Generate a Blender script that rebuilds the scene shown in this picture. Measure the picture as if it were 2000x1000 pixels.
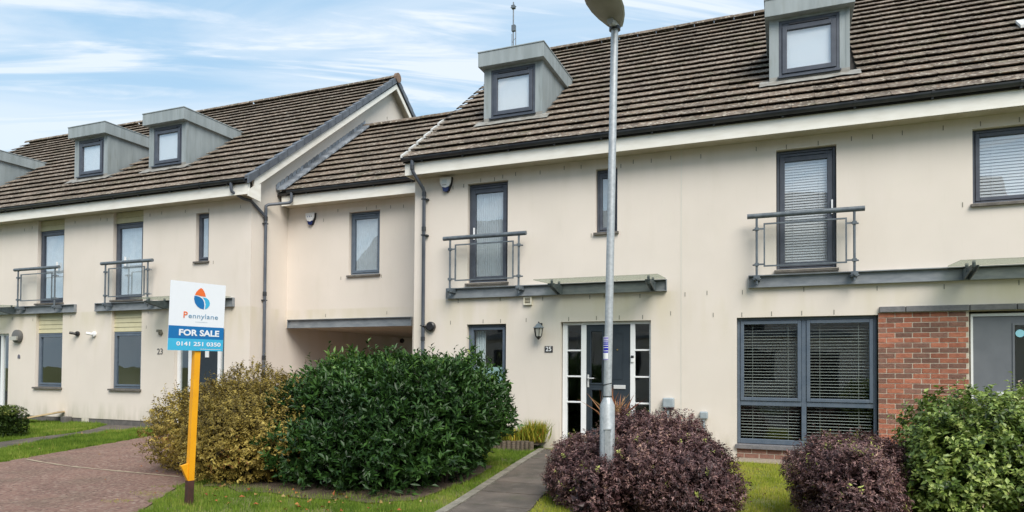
import bpy, bmesh, math, random
import numpy as np
from mathutils import Vector, Matrix

random.seed(11); rng = np.random.default_rng(11)
R = math.radians
for o in list(bpy.data.objects): bpy.data.objects.remove(o)
S = bpy.context.scene

# ------------------------------------------------------------------ camera
cam_d = bpy.data.cameras.new('camera'); cam = bpy.data.objects.new('camera', cam_d); S.collection.objects.link(cam); S.camera = cam
yaw, pitch, roll = 0.382386902, 0.0203298281, 0.00640524967
fw = Vector((-math.sin(yaw)*math.cos(pitch), math.cos(yaw)*math.cos(pitch), math.sin(pitch)))
rt = Vector((math.cos(yaw), math.sin(yaw), 0)); up = rt.cross(fw)
r2 = rt*math.cos(roll)+up*math.sin(roll); u2 = -rt*math.sin(roll)+up*math.cos(roll)
M = Matrix((r2, u2, -fw)).transposed().to_4x4(); M.translation = Vector((0, -11.49, 1.4)); cam.matrix_world = M
cam_d.sensor_width = 36; cam_d.lens = 36*1333.38/2000; cam_d.shift_y = (692.2-500)/2000
cam_d.clip_start = .05; cam_d.clip_end = 3000

# ------------------------------------------------------------------ sky, sun, exposure
SUN_EL, SUN_AZ = R(46), R(140)          # azimuth clockwise from +Y
W = bpy.data.worlds.new('World'); S.world = W; W.use_nodes = True
nt = W.node_tree; N = nt.nodes; L = nt.links; N.clear()
wout = N.new('ShaderNodeOutputWorld'); bg = N.new('ShaderNodeBackground'); bg.inputs[1].default_value = .078
sky = N.new('ShaderNodeTexSky'); sky.sky_type = 'NISHITA'; sky.sun_disc = False
sky.sun_elevation = SUN_EL; sky.sun_rotation = SUN_AZ; sky.air_density = 1.0; sky.dust_density = 1.0; sky.ozone_density = 2.0
tc = N.new('ShaderNodeTexCoord')
# project the view direction on a flat cloud layer: x/(z+.12), y/(z+.12)
sep = N.new('ShaderNodeSeparateXYZ'); L.new(tc.outputs['Generated'], sep.inputs[0])
zz = N.new('ShaderNodeMath'); zz.operation = 'MAXIMUM'; L.new(sep.outputs[2], zz.inputs[0]); zz.inputs[1].default_value = 0.0
za = N.new('ShaderNodeMath'); za.operation = 'ADD'; L.new(zz.outputs[0], za.inputs[0]); za.inputs[1].default_value = .16
dx = N.new('ShaderNodeMath'); dx.operation = 'DIVIDE'; L.new(sep.outputs[0], dx.inputs[0]); L.new(za.outputs[0], dx.inputs[1])
dy = N.new('ShaderNodeMath'); dy.operation = 'DIVIDE'; L.new(sep.outputs[1], dy.inputs[0]); L.new(za.outputs[0], dy.inputs[1])
cmb = N.new('ShaderNodeCombineXYZ'); L.new(dx.outputs[0], cmb.inputs[0]); L.new(dy.outputs[0], cmb.inputs[1])
def cloud(rot, scl, nscale, lo, hi, dist=.6, rough=.55, loc=(0, 0, 0)):
    m = N.new('ShaderNodeMapping'); m.inputs['Scale'].default_value = scl; m.inputs['Location'].default_value = loc
    m0 = N.new('ShaderNodeMapping'); m0.inputs['Rotation'].default_value = (0, 0, R(rot)); L.new(cmb.outputs[0], m0.inputs[0]); L.new(m0.outputs[0], m.inputs[0])
    n = N.new('ShaderNodeTexNoise'); n.inputs['Scale'].default_value = nscale; n.inputs['Detail'].default_value = 7; n.inputs['Roughness'].default_value = rough; n.inputs['Distortion'].default_value = dist
    L.new(m.outputs[0], n.inputs[0])
    r = N.new('ShaderNodeMapRange'); r.interpolation_type = 'SMOOTHSTEP'; r.inputs['From Min'].default_value = lo; r.inputs['From Max'].default_value = hi
    L.new(n.outputs[0], r.inputs[0]); return r.outputs[0]
c1 = cloud(-27, (.55, 1.9, 1), 1.15, .38, .66, .7, .55)
c2 = cloud(-31, (.40, 2.9, 1), 1.9, .48, .70, 1.1, .6, (3.1, 1.7, 0))
mx = N.new('ShaderNodeMath'); mx.operation = 'MULTIPLY_ADD'; L.new(c1, mx.inputs[0]); mx.inputs[1].default_value = .62; mx.inputs[2].default_value = .24
mx2 = N.new('ShaderNodeMath'); mx2.operation = 'MULTIPLY_ADD'; mx2.use_clamp = True; L.new(c2, mx2.inputs[0]); mx2.inputs[1].default_value = .9; L.new(mx.outputs[0], mx2.inputs[2])
blue = N.new('ShaderNodeMix'); blue.data_type = 'RGBA'; blue.inputs[0].default_value = .75   # thin high haze over the clear sky
L.new(sky.outputs[0], blue.inputs[6]); blue.inputs[7].default_value = (2.5, 5.4, 8.2, 1)
mixs = N.new('ShaderNodeMix'); mixs.data_type = 'RGBA'; L.new(mx2.outputs[0], mixs.inputs[0]); L.new(blue.outputs[2], mixs.inputs[6]); mixs.inputs[7].default_value = (7.0, 7.8, 8.7, 1)
# paler towards the horizon
hz = N.new('ShaderNodeMapRange'); hz.inputs['From Min'].default_value = 0; hz.inputs['From Max'].default_value = .42; hz.inputs['To Min'].default_value = .8; hz.inputs['To Max'].default_value = 0
L.new(sep.outputs[2], hz.inputs[0])
mixh = N.new('ShaderNodeMix'); mixh.data_type = 'RGBA'; L.new(hz.outputs[0], mixh.inputs[0]); L.new(mixs.outputs[2], mixh.inputs[6]); mixh.inputs[7].default_value = (5.8, 7.3, 8.3, 1)
L.new(mixh.outputs[2], bg.inputs[0]); L.new(bg.outputs[0], wout.inputs[0])

sd = bpy.data.lights.new('sun', 'SUN'); sd.energy = 2.7; sd.angle = R(38); sd.color = (1, .935, .85)
so = bpy.data.objects.new('sun', sd); S.collection.objects.link(so)
sdir = Vector((math.sin(SUN_AZ)*math.cos(SUN_EL), math.cos(SUN_AZ)*math.cos(SUN_EL), math.sin(SUN_EL)))
so.rotation_euler = sdir.to_track_quat('Z', 'Y').to_euler(); so.location = (0, -20, 30)
S.view_settings.view_transform = 'Standard'; S.view_settings.look = 'None'; S.view_settings.exposure = .63; S.view_settings.gamma = 1
S.view_settings.use_curve_mapping = False

# ------------------------------------------------------------------ materials
MATS = {}
def mat(name, c1, c2=None, scale=6, rough=.6, bump=0, bscale=60, metal=0, spec=.5, rand=0, stretch=None, lo=.35, hi=.65, attr=None, detail=5):
    if name in MATS: return MATS[name]
    m = bpy.data.materials.new(name); m.use_nodes = True; n = m.node_tree.nodes; l = m.node_tree.links
    b = n['Principled BSDF']; b.inputs['Roughness'].default_value = rough; b.inputs['Metallic'].default_value = metal; b.inputs['Specular IOR Level'].default_value = spec
    b.inputs['Base Color'].default_value = (*c1, 1)
    geo = n.new('ShaderNodeNewGeometry'); vec = geo.outputs['Position']
    if stretch:
        mp = n.new('ShaderNodeMapping'); mp.inputs['Scale'].default_value = stretch; l.new(vec, mp.inputs[0]); v2 = mp.outputs[0]
    else: v2 = vec
    col = None
    if c2:
        t = n.new('ShaderNodeTexNoise'); t.inputs['Scale'].default_value = scale; t.inputs['Detail'].default_value = detail; l.new(v2, t.inputs[0])
        r = n.new('ShaderNodeMapRange'); r.inputs['From Min'].default_value = lo; r.inputs['From Max'].default_value = hi; l.new(t.outputs[0], r.inputs[0])
        x = n.new('ShaderNodeMix'); x.data_type = 'RGBA'; l.new(r.outputs[0], x.inputs[0]); x.inputs[6].default_value = (*c1, 1); x.inputs[7].default_value = (*c2, 1); col = x.outputs[2]
    m['col'] = 0
    if rand:
        oi = n.new('ShaderNodeObjectInfo'); r = n.new('ShaderNodeMapRange'); r.inputs['To Min'].default_value = 1-rand; r.inputs['To Max'].default_value = 1+rand; l.new(oi.outputs['Random'], r.inputs[0])
        h = n.new('ShaderNodeHueSaturation'); l.new(r.outputs[0], h.inputs['Value'])
        if col: l.new(col, h.inputs['Color'])
        else: h.inputs['Color'].default_value = (*c1, 1)
        col = h.outputs[0]
    if col: l.new(col, b.inputs['Base Color'])
    if bump:
        t = n.new('ShaderNodeTexNoise'); t.inputs['Scale'].default_value = bscale; t.inputs['Detail'].default_value = 4; l.new(vec, t.inputs[0])
        bp = n.new('ShaderNodeBump'); bp.inputs['Strength'].default_value = min(1, bump*4); bp.inputs['Distance'].default_value = .01*bump*4; l.new(t.outputs[0], bp.inputs['Height']); l.new(bp.outputs[0], b.inputs['Normal'])
    MATS[name] = m; return m
def chain(m, build):
    """insert colour edits between whatever feeds Base Color and the shader"""
    n = m.node_tree.nodes; l = m.node_tree.links; b = n['Principled BSDF']; s = b.inputs['Base Color']
    src = s.links[0].from_socket if s.links else None
    if src is None:
        rg = n.new('ShaderNodeRGB'); rg.outputs[0].default_value = s.default_value; src = rg.outputs[0]
    l.new(build(n, l, src), s)
def noise_layer(colour, scale, lo, hi, amount, stretch=(1, 1, 1), detail=6, loc=(0, 0, 0), mask=None):
    def f(n, l, src):
        g = n.new('ShaderNodeNewGeometry'); mp = n.new('ShaderNodeMapping'); mp.inputs['Scale'].default_value = stretch; mp.inputs['Location'].default_value = loc; l.new(g.outputs['Position'], mp.inputs[0])
        t = n.new('ShaderNodeTexNoise'); t.inputs['Scale'].default_value = scale; t.inputs['Detail'].default_value = detail; l.new(mp.outputs[0], t.inputs[0])
        r = n.new('ShaderNodeMapRange'); r.inputs['From Min'].default_value = lo; r.inputs['From Max'].default_value = hi; r.inputs['To Max'].default_value = amount; l.new(t.outputs[0], r.inputs[0])
        x = n.new('ShaderNodeMix'); x.data_type = 'RGBA'; l.new(r.outputs[0], x.inputs[0]); l.new(src, x.inputs[6]); x.inputs[7].default_value = (*colour, 1); return x.outputs[2]
    return f

render_m = mat('cream render', (.745, .675, .60), (.705, .64, .565), 1.1, .9, .08, 220)
chain(render_m, noise_layer((.50, .45, .33), 1.7, .56, .86, .20, (2.0, 2.0, .4)))
chain(render_m, noise_layer((.47, .43, .35), 9, .62, .86, .14, (2.2, 2.2, .3), loc=(4, 2, 1)))
chain(render_m, noise_layer((.72, .67, .58), 3.3, .55, .75, .35, (1, 1, .7), loc=(9, 3, 5)))
chain(render_m, noise_layer((.40, .37, .31), 46, .64, .82, .25, (1.5, 1.5, .6), loc=(1, 7, 3)))
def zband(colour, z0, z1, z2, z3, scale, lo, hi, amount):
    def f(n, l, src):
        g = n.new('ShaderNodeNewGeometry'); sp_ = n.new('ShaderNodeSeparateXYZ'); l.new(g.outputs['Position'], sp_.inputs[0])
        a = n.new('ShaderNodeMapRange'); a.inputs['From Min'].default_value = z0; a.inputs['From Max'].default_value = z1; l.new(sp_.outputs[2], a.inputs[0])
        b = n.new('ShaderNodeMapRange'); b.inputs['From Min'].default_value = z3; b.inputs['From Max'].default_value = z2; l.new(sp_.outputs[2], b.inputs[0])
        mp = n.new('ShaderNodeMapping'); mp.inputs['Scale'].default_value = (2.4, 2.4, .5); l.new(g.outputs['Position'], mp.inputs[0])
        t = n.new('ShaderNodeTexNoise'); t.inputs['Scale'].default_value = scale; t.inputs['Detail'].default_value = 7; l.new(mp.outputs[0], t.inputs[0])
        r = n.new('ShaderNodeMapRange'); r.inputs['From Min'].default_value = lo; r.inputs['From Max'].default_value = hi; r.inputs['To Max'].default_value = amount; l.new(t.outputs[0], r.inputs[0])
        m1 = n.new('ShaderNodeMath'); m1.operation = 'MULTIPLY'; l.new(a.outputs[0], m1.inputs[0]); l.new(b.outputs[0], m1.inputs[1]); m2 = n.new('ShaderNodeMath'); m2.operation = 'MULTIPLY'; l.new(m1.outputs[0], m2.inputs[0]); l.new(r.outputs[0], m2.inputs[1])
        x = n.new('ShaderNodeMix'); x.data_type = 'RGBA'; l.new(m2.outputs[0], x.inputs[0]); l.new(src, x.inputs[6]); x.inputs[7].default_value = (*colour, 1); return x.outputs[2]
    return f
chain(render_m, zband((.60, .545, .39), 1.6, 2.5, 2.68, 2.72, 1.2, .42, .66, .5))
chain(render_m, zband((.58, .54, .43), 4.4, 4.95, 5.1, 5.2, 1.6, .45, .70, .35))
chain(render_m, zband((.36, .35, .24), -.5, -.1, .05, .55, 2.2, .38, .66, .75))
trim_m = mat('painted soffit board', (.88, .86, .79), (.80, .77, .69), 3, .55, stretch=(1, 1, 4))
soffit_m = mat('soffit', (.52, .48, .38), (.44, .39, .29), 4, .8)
tile_m = mat('concrete roof tile', (.190, .146, .112), (.112, .086, .066), 7, .92, .25, 90, rand=.32)
chain(tile_m, noise_layer((.33, .285, .22), 9, .52, .68, .6, loc=(3, 1, 8)))
chain(tile_m, noise_layer((.55, .50, .41), 17, .57, .65, .85, loc=(1, 5, 2), detail=3))
chain(tile_m, noise_layer((.075, .060, .040), .9, .50, .68, .45, loc=(6, 1, 3)))
chain(tile_m, noise_layer((.26, .15, .07), 14, .60, .70, .65, loc=(7, 2, 4), detail=3))
chain(tile_m, noise_layer((.085, .085, .035), 2.6, .58, .72, .6, loc=(2, 9, 4)))
deck_m = mat('roof underlay', (.022, .019, .017), rough=.95)
zinc_m = mat('weathered grey cladding', (.31, .35, .36), (.245, .28, .285), 2.4, .55, stretch=(3, 3, .5))
chain(zinc_m, noise_layer((.19, .21, .18), 5, .55, .75, .5, (3, 3, .4)))
lead_m = mat('lead flashing', (.30, .295, .27), (.20, .185, .16), 8, .6, .1, 40)
verge_m = mat('dark verge trim', (.085, .098, .118), (.125, .14, .16), 6, .5, rand=.12)
flash_m = mat('ribbed grey flashing', (.17, .195, .23), (.26, .29, .325), 7, .45, rand=.35)
white_strip_m = mat('pale verge strip', (.62, .62, .60), (.45, .45, .42), 9, .6)
gutter_m = mat('black plastic gutter', (.020, .024, .032), (.04, .045, .05), 5, .38)
pipe_m = mat('grey black downpipe', (.075, .088, .11), (.11, .125, .15), 3, .35)
frame_m = mat('slate blue window frame', (.095, .125, .165), (.12, .15, .19), 8, .4)
ufr_m = mat('dark grey upper frame', (.055, .064, .085), (.075, .086, .11), 8, .42)
steel_m = mat('grey painted steel', (.185, .205, .225), (.26, .28, .295), 5, .5, .1, 30, stretch=(1, 1, 3))
chain(steel_m, noise_layer((.30, .33, .34), 7, .58, .72, .45, (1, 1, 1)))
rail_m = mat('grey balcony steel', (.085, .105, .125), (.14, .165, .185), 10, .42)
galv_m = mat('galvanised steel', (.40, .43, .45), (.50, .53, .55), 38, .48, metal=.35)
chain(galv_m, noise_layer((.30, .33, .35), 14, .5, .7, .5))
lum_m = mat('lamp housing underside', (.26, .25, .235), (.33, .315, .29), 5, .6)
lumtop_m = mat('lamp canopy shell', (.62, .65, .68), rough=.35)
white_m = mat('white plastic trim', (.85, .86, .87), (.80, .81, .81), 4, .4)
blind_m = mat('white blind fabric', (.86, .86, .86), rough=.8)
curt_m = mat('pale curtain', (.74, .78, .80), (.66, .70, .72), 9, .9)
slat_m = mat('blind slat', (.50, .51, .49), rough=.5)
frost_m = mat('frosted film', (.34, .50, .50), rough=.5)
sill_m = mat('weathered stone sill', (.17, .155, .135), (.10, .09, .08), 12, .85)
door_m = mat('dark slate door', (.026, .036, .047), (.032, .043, .054), 5, .55, spec=.3)
door2_m = mat('grey door', (.145, .155, .175), (.165, .175, .195), 5, .45)
chrome_m = mat('chrome', (.8, .8, .8), rough=.3, metal=.3)
brickred_m = mat('red facing brick', (.48, .175, .100), (.36, .125, .078), 16, .85, .35, 120, rand=.28)
brickdk_m = mat('dark brown brick', (.21, .105, .078), (.28, .14, .10), 18, .85, .35, 120, rand=.25)
chain(brickred_m, noise_layer((.42, .26, .20), 9, .55, .72, .5)); chain(brickdk_m, noise_layer((.26, .17, .14), 11, .55, .72, .5))
mortar_m = mat('mortar', (.66, .58, .47), (.54, .47, .38), 30, .95, .2, 150)
lintel_m = mat('grey concrete lintel', (.13, .13, .14), (.19, .185, .19), 9, .8, .2, 60)
board_m = mat('cream painted timber boarding', (.60, .56, .37), (.54, .50, .32), 6, .7)
weep_m = mat('weep vent', (.25, .235, .195), rough=.8)
black_m = mat('black plastic', (.018, .018, .02), rough=.4)
grey_m = mat('grey plastic', (.30, .35, .38), (.36, .41, .44), 9, .5)
tan_m = mat('beige plastic', (.50, .47, .36), rough=.6)
tarmac_m = mat('reddish driveway', (.37, .215, .165), (.28, .165, .128), 2.2, .95, .5, 260)
chain(tarmac_m, noise_layer((.52, .39, .31), 20, .50, .68, .75, detail=4)); chain(tarmac_m, noise_layer((.22, .17, .12), 1.1, .50, .72, .6, loc=(3, 3, 0)))
chain(tarmac_m, noise_layer((.14, .08, .06), 27, .54, .66, .75, detail=2, loc=(5, 3, 0)))
path_m = mat('worn concrete slab', (.165, .135, .112), (.095, .082, .068), 2.6, .9, .3, 120, rand=.1)
chain(path_m, noise_layer((.24, .21, .175), 7, .55, .78, .5)); chain(path_m, noise_layer((.075, .08, .045), 3, .56, .72, .5, loc=(5, 0, 0)))
kerb_m = mat('concrete edging', (.30, .275, .225), (.19, .175, .14), 7, .9, .3, 90)
soil_m = mat('turf soil', (.12, .14, .035), (.16, .17, .045), 5, 1, .5, 40)
chain(soil_m, noise_layer((.22, .17, .085), 2.2, .5, .72, .7))
gravel_m = mat('pale gravel', (.34, .27, .20), (.48, .41, .32), 45, .95, .8, 90)
road_m = mat('asphalt', (.055, .055, .057), (.075, .073, .07), 30, .9, .3, 200)
timber_m = mat('old grey timber', (.17, .135, .10), (.11, .085, .062), 10, .9, .3, 50, stretch=(1, 1, 6))
plank_m = mat('bare timber', (.58, .44, .26), (.48, .36, .21), 8, .8)
yellow_m = mat('yellow painted post', (.90, .42, .008), (.82, .36, .006), 5, .5)
chain(yellow_m, noise_layer((.55, .25, .02), 9, .60, .78, .5, (3, 3, .6)))
brown_m = mat('brown post foot', (.075, .030, .022), (.05, .022, .016), 12, .7)
sign_white_m = mat('sign white', (.80, .83, .88), rough=.35)
sign_blue_m = mat('sign blue', (.006, .155, .42), rough=.35)
sign_cyan_m = mat('sign light blue', (.05, .44, .70), rough=.35)
sign_orange_m = mat('sign orange', (.82, .16, .03), rough=.35)
sign_grey_m = mat('sign grey blue lettering', (.17, .32, .47), rough=.4)
navy_m = mat('navy plastic', (.008, .02, .11), rough=.3)
sticker_m = mat('blue sticker print', (.02, .02, .42), rough=.4)
cyan_m = mat('pale blue disc', (.35, .72, .85), rough=.4)
pink_m = mat('pink bottle', (.8, .2, .3), rough=.4)
clad_dark = mat('dark plinth', (.10, .095, .09), (.15, .14, .13), 9, .9)
glasslamp_m = mat('lamp lens', (.45, .45, .40), rough=.25)

def glass(name, tint, refl=1.7, rough=0.0, base=.04):
    m = bpy.data.materials.new(name); m.use_nodes = True; n = m.node_tree.nodes; l = m.node_tree.links; n.clear()
    o = n.new('ShaderNodeOutputMaterial'); t = n.new('ShaderNodeBsdfTransparent'); t.inputs[0].default_value = (*tint, 1)
    g = n.new('ShaderNodeBsdfGlossy'); g.inputs['Roughness'].default_value = rough; g.inputs[0].default_value = (.95, .97, 1, 1)
    f = n.new('ShaderNodeFresnel'); f.inputs[0].default_value = 1.52
    mu = n.new('ShaderNodeMath'); mu.operation = 'MULTIPLY_ADD'; mu.use_clamp = True; mu.inputs[1].default_value = refl; mu.inputs[2].default_value = base; l.new(f.outputs[0], mu.inputs[0])
    # float glass is never quite flat
    ge = n.new('ShaderNodeNewGeometry'); tx = n.new('ShaderNodeTexNoise'); tx.inputs['Scale'].default_value = 1.6; tx.inputs['Detail'].default_value = 1; l.new(ge.outputs['Position'], tx.inputs[0])
    bp = n.new('ShaderNodeBump'); bp.inputs['Strength'].default_value = .25; bp.inputs['Distance'].default_value = .02; bp.inputs['Strength'].default_value = .12; l.new(tx.outputs[0], bp.inputs['Height']); l.new(bp.outputs[0], g.inputs['Normal'])
    fr = n.new('ShaderNodeMath'); fr.operation = 'SUBTRACT'; fr.inputs[0].default_value = 1; l.new(ge.outputs['Backfacing'], fr.inputs[1]); fm = n.new('ShaderNodeMath'); fm.operation = 'MULTIPLY'; l.new(mu.outputs[0], fm.inputs[0]); l.new(fr.outputs[0], fm.inputs[1])
    x = n.new('ShaderNodeMixShader'); l.new(fm.outputs[0], x.inputs[0]); l.new(t.outputs[0], x.inputs[1]); l.new(g.outputs[0], x.inputs[2]); l.new(x.outputs[0], o.inputs[0]); return m
glass_m = glass('window glass', (.93, .96, .96), 1.9)
upper_glass_m = glass('upper window glass', (.94, .96, .97), 3.0, 0.0, .12)
low_glass_m = glass('ground window glass', (.90, .93, .92), 2.2, 0.0, .03)
clear_m = glass('balcony glass', (.985, .99, .985), .35, 0.0, .0)
canopy_glass_m = mat('algae stained canopy glass', (.30, .30, .265), (.20, .20, .15), 5, .25)
_n = canopy_glass_m.node_tree.nodes; _l = canopy_glass_m.node_tree.links; _t = _n.new('ShaderNodeBsdfTranslucent'); _t.inputs[0].default_value = (.46, .46, .42, 1); _g = _n.new('ShaderNodeBsdfTransparent'); _g.inputs[0].default_value = (.84, .88, .82, 1)
_a = _n.new('ShaderNodeMixShader'); _a.inputs[0].default_value = .6; _l.new(_n['Principled BSDF'].outputs[0], _a.inputs[1]); _l.new(_t.outputs[0], _a.inputs[2]); _b = _n.new('ShaderNodeMixShader'); _b.inputs[0].default_value = .66; _l.new(_a.outputs[0], _b.inputs[1]); _l.new(_g.outputs[0], _b.inputs[2]); _l.new(_b.outputs[0], _n['Material Output'].inputs[0])

# ------------------------------------------------------------------ mesh helpers
class MB:
    def __init__(s): s.v = []; s.f = []
    def add(s, vs, fs):
        k = len(s.v); s.v += [tuple(v) for v in vs]; s.f += [tuple(i+k for i in f) for f in fs]; return s
    def box(s, x0, x1, y0, y1, z0, z1):
        if x0 > x1: x0, x1 = x1, x0
        if y0 > y1: y0, y1 = y1, y0
        if z0 > z1: z0, z1 = z1, z0
        return s.add([(x0,y0,z0),(x1,y0,z0),(x1,y1,z0),(x0,y1,z0),(x0,y0,z1),(x1,y0,z1),(x1,y1,z1),(x0,y1,z1)],
                     [(0,3,2,1),(4,5,6,7),(0,1,5,4),(1,2,6,5),(2,3,7,6),(3,0,4,7)])
    def bar(s, a, b, w, h, upv=(0,0,1)):
        a = Vector(a); b = Vector(b); d = (b-a).normalized(); sd_ = d.cross(Vector(upv)).normalized(); u = sd_.cross(d)
        vs = [p + sd_*i*w/2 + u*j*h/2 for p in (a, b) for i, j in ((-1,-1),(1,-1),(1,1),(-1,1))]
        return s.add(vs, [(0,1,2,3)[::-1],(4,5,6,7),(0,1,5,4),(1,2,6,5),(2,3,7,6),(3,0,4,7)])
    def tube(s, pts, r, n=12, cap=True):
        pts = [Vector(p) for p in pts]; rr = r if isinstance(r, (list, tuple)) else [r]*len(pts); k = len(s.v); ref = None
        for i, p in enumerate(pts):
            d = ((pts[i+1]-p) if i == 0 else (p-pts[i-1]) if i == len(pts)-1 else ((pts[i+1]-p).normalized()+(p-pts[i-1]).normalized())).normalized()
            if ref is None: ref = Vector((0,0,1)) if abs(d.z) < .9 else Vector((1,0,0))
            a = d.cross(ref).normalized(); b = a.cross(d).normalized(); ref = b if abs(b.dot(d)) < .5 else ref
            for j in range(n):
                t = 2*math.pi*j/n; s.v.append(tuple(p+(a*math.cos(t)+b*math.sin(t))*rr[i]))
        for i in range(len(pts)-1):
            for j in range(n):
                s.f.append((k+i*n+j, k+i*n+(j+1)%n, k+(i+1)*n+(j+1)%n, k+(i+1)*n+j))
        if cap: s.f.append(tuple(k+j for j in range(n))[::-1]); s.f.append(tuple(k+(len(pts)-1)*n+j for j in range(n)))
        return s
    def prism(s, poly, axis, a, b):
        """extrude a 2-D polygon along an axis; poly is (y,z) for x, (x,z) for y, (x,y) for z"""
        def P(q, t): return {'x': (t, q[0], q[1]), 'y': (q[0], t, q[1]), 'z': (q[0], q[1], t)}[axis]
        n = len(poly); return s.add([P(q, a) for q in poly]+[P(q, b) for q in poly], [tuple(range(n)), tuple(range(n, 2*n))[::-1]]+[(i, i+n, (i+1)%n+n, (i+1)%n) for i in range(n)])
    def lathe(s, prof, c, n=16, ax='z'):
        k = len(s.v)
        for r, z in prof:
            for j in range(n):
                t = 2*math.pi*j/n; q = (r*math.cos(t), r*math.sin(t), z)
                if ax == 'y': q = (q[0], q[2], q[1])
                if ax == 'x': q = (q[2], q[0], q[1])
                s.v.append((c[0]+q[0], c[1]+q[1], c[2]+q[2]))
        for i in range(len(prof)-1):
            for j in range(n): s.f.append((k+i*n+j, k+i*n+(j+1)%n, k+(i+1)*n+(j+1)%n, k+(i+1)*n+j))
        s.f.append(tuple(k+j for j in range(n))[::-1]); s.f.append(tuple(k+(len(prof)-1)*n+j for j in range(n))); return s
    def mesh(s, name, m, smooth=False):
        me = bpy.data.meshes.new(name); me.from_pydata(s.v, [], s.f)
        bm = bmesh.new(); bm.from_mesh(me); bmesh.ops.recalc_face_normals(bm, faces=bm.faces); bm.to_mesh(me); bm.free()
        if smooth: me.shade_smooth() if hasattr(me, 'shade_smooth') else None
        if m: me.materials.append(m)
        return me
def link(o, parent=None):
    S.collection.objects.link(o)
    if parent is not None:
        pw = PW[parent.name]; o.parent = parent
        o.location = Vector(o.location)-Vector(pw)
        PW[o.name] = tuple(Vector(pw)+Vector(o.location))
    else: PW[o.name] = tuple(o.location)
    return o
PW = {}        # world location of every object (no object with children is rotated)
def obj(name, mb, m, parent=None, kind=None, smooth=False, loc=None, bevel=0):
    o = bpy.data.objects.new(name, mb.mesh(name, m)if isinstance(mb, MB) else mb)
    if loc: o.location = loc
    if kind: o['kind'] = kind
    if smooth:
        for p in o.data.polygons: p.use_smooth = True
        md = o.modifiers.new('edges', 'EDGE_SPLIT'); md.split_angle = R(40)
    if bevel:
        md = o.modifiers.new('bevel', 'BEVEL'); md.width = bevel; md.segments = 2; md.limit_method = 'ANGLE'
    link(o, parent)
    if loc is None and parent is not None: pass
    return o
def thing(name, label, cat, loc=(0,0,0), group=None):
    o = bpy.data.objects.new(name, None); o.location = loc; o.empty_display_size = .2; link(o)
    o['label'] = label; o['category'] = cat
    if group: o['group'] = group
    return o
def tag(o, label, cat, group=None):
    o['label'] = label; o['category'] = cat
    if group: o['group'] = group
    return o
def text_mesh(txt, size, m, off=0.0, ext=.0008, spacing=1.0, sx=1.0):
    cu = bpy.data.curves.new('t', 'FONT'); cu.body = txt; cu.size = size; cu.offset = off; cu.extrude = ext; cu.space_character = spacing; cu.align_x = 'CENTER'; cu.align_y = 'CENTER'; cu.resolution_u = 3
    t = bpy.data.objects.new('t', cu); S.collection.objects.link(t); bpy.context.view_layer.update()
    me = bpy.data.meshes.new_from_object(t); bpy.data.objects.remove(t); me.materials.clear(); me.materials.append(m)
    for v in me.vertices: v.co = (v.co.x*sx, -v.co.z, v.co.y)      # stands upright in the XZ plane facing -Y
    return me

# ------------------------------------------------------------------ the ground
def gz(y): return .022*max(-6.0, min(0.0, y))
def sheet(name, poly, off, m, kind='structure', parent=None):
    bm = bmesh.new(); vs = [bm.verts.new((x, y, 0)) for x, y in poly]; bm.faces.new(vs)
    for yy in (0.0, -6.0):
        bmesh.ops.bisect_plane(bm, geom=bm.verts[:]+bm.edges[:]+bm.faces[:], plane_co=(0, yy, 0), plane_no=(0, 1, 0))
    for v in bm.verts: v.co.z = gz(v.co.y)+off
    bmesh.ops.recalc_face_normals(bm, faces=bm.faces)
    if sum(f.normal.z for f in bm.faces) < 0: bmesh.ops.reverse_faces(bm, faces=bm.faces)
    me = bpy.data.meshes.new(name); bm.to_mesh(me); bm.free(); me.materials.append(m)
    o = bpy.data.objects.new(name, me)
    if kind: o['kind'] = kind
    link(o, parent); return o
ground = sheet('ground', [(-600, -400), (600, -400), (600, 600), (-600, 600)], -.012, soil_m)
DRIVE = [(-6.2, -6.45), (-6.85, -5.45), (-7.2, -4.9), (-7.36, 0), (-7.36, 13), (-10.60, 13), (-10.60, 0), (-12.10, -.6), (-12.05, -1.33), (-11.78, -2.4), (-11.57, -3.36), (-11.30, -4.5), (-11.1, -5.4), (-14, -7.2), (-40, -7.2), (-40, -7.6), (-4, -7.6)]
sheet('driveway', DRIVE, .0, tarmac_m)
sheet('road', [(-60, -14.5), (40, -14.5), (40, -7.9), (-60, -7.9)], -.004, road_m)
LPATH = [(-12.4, -4.6), (-12.865, -3.659), (-13.30, -2.6), (-13.63, -1.9), (-13.70, -.6), (-12.9, -.05), (-11.4, -.05), (-11.4, -.9), (-12.6, -1.0), (-13.1, -1.15)]
LPATH = [(-12.2, -5.3), (-12.865, -3.659), (-13.55, -1.95), (-13.62, -1.1), (-13.3, -.02), (-11.5, -.02), (-11.9, -.03), (-14.7, -.02), (-14.35, -.9), (-14.02, -1.45), (-13.95, -2.4), (-13.72, -3.3), (-13.2, -4.4), (-12.9, -5.3)]
LPATH = [(-12.0, -5.6), (-12.865, -3.659), (-13.50, -2.05), (-13.66, -.9), (-13.3, -.35), (-11.45, -.30), (-11.45, -.01), (-14.95, -.01), (-14.4, -.75), (-14.05, -1.5), (-14.0, -2.4), (-13.85, -3.2), (-13.2, -4.6), (-12.8, -5.6)]
sheet('garden_path', LPATH, .004, path_m)
sheet('gravel_strip', [(-2.0, -.50), (3.6, -.50), (3.6, .0), (-2.0, .0)], .003, gravel_m)
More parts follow.
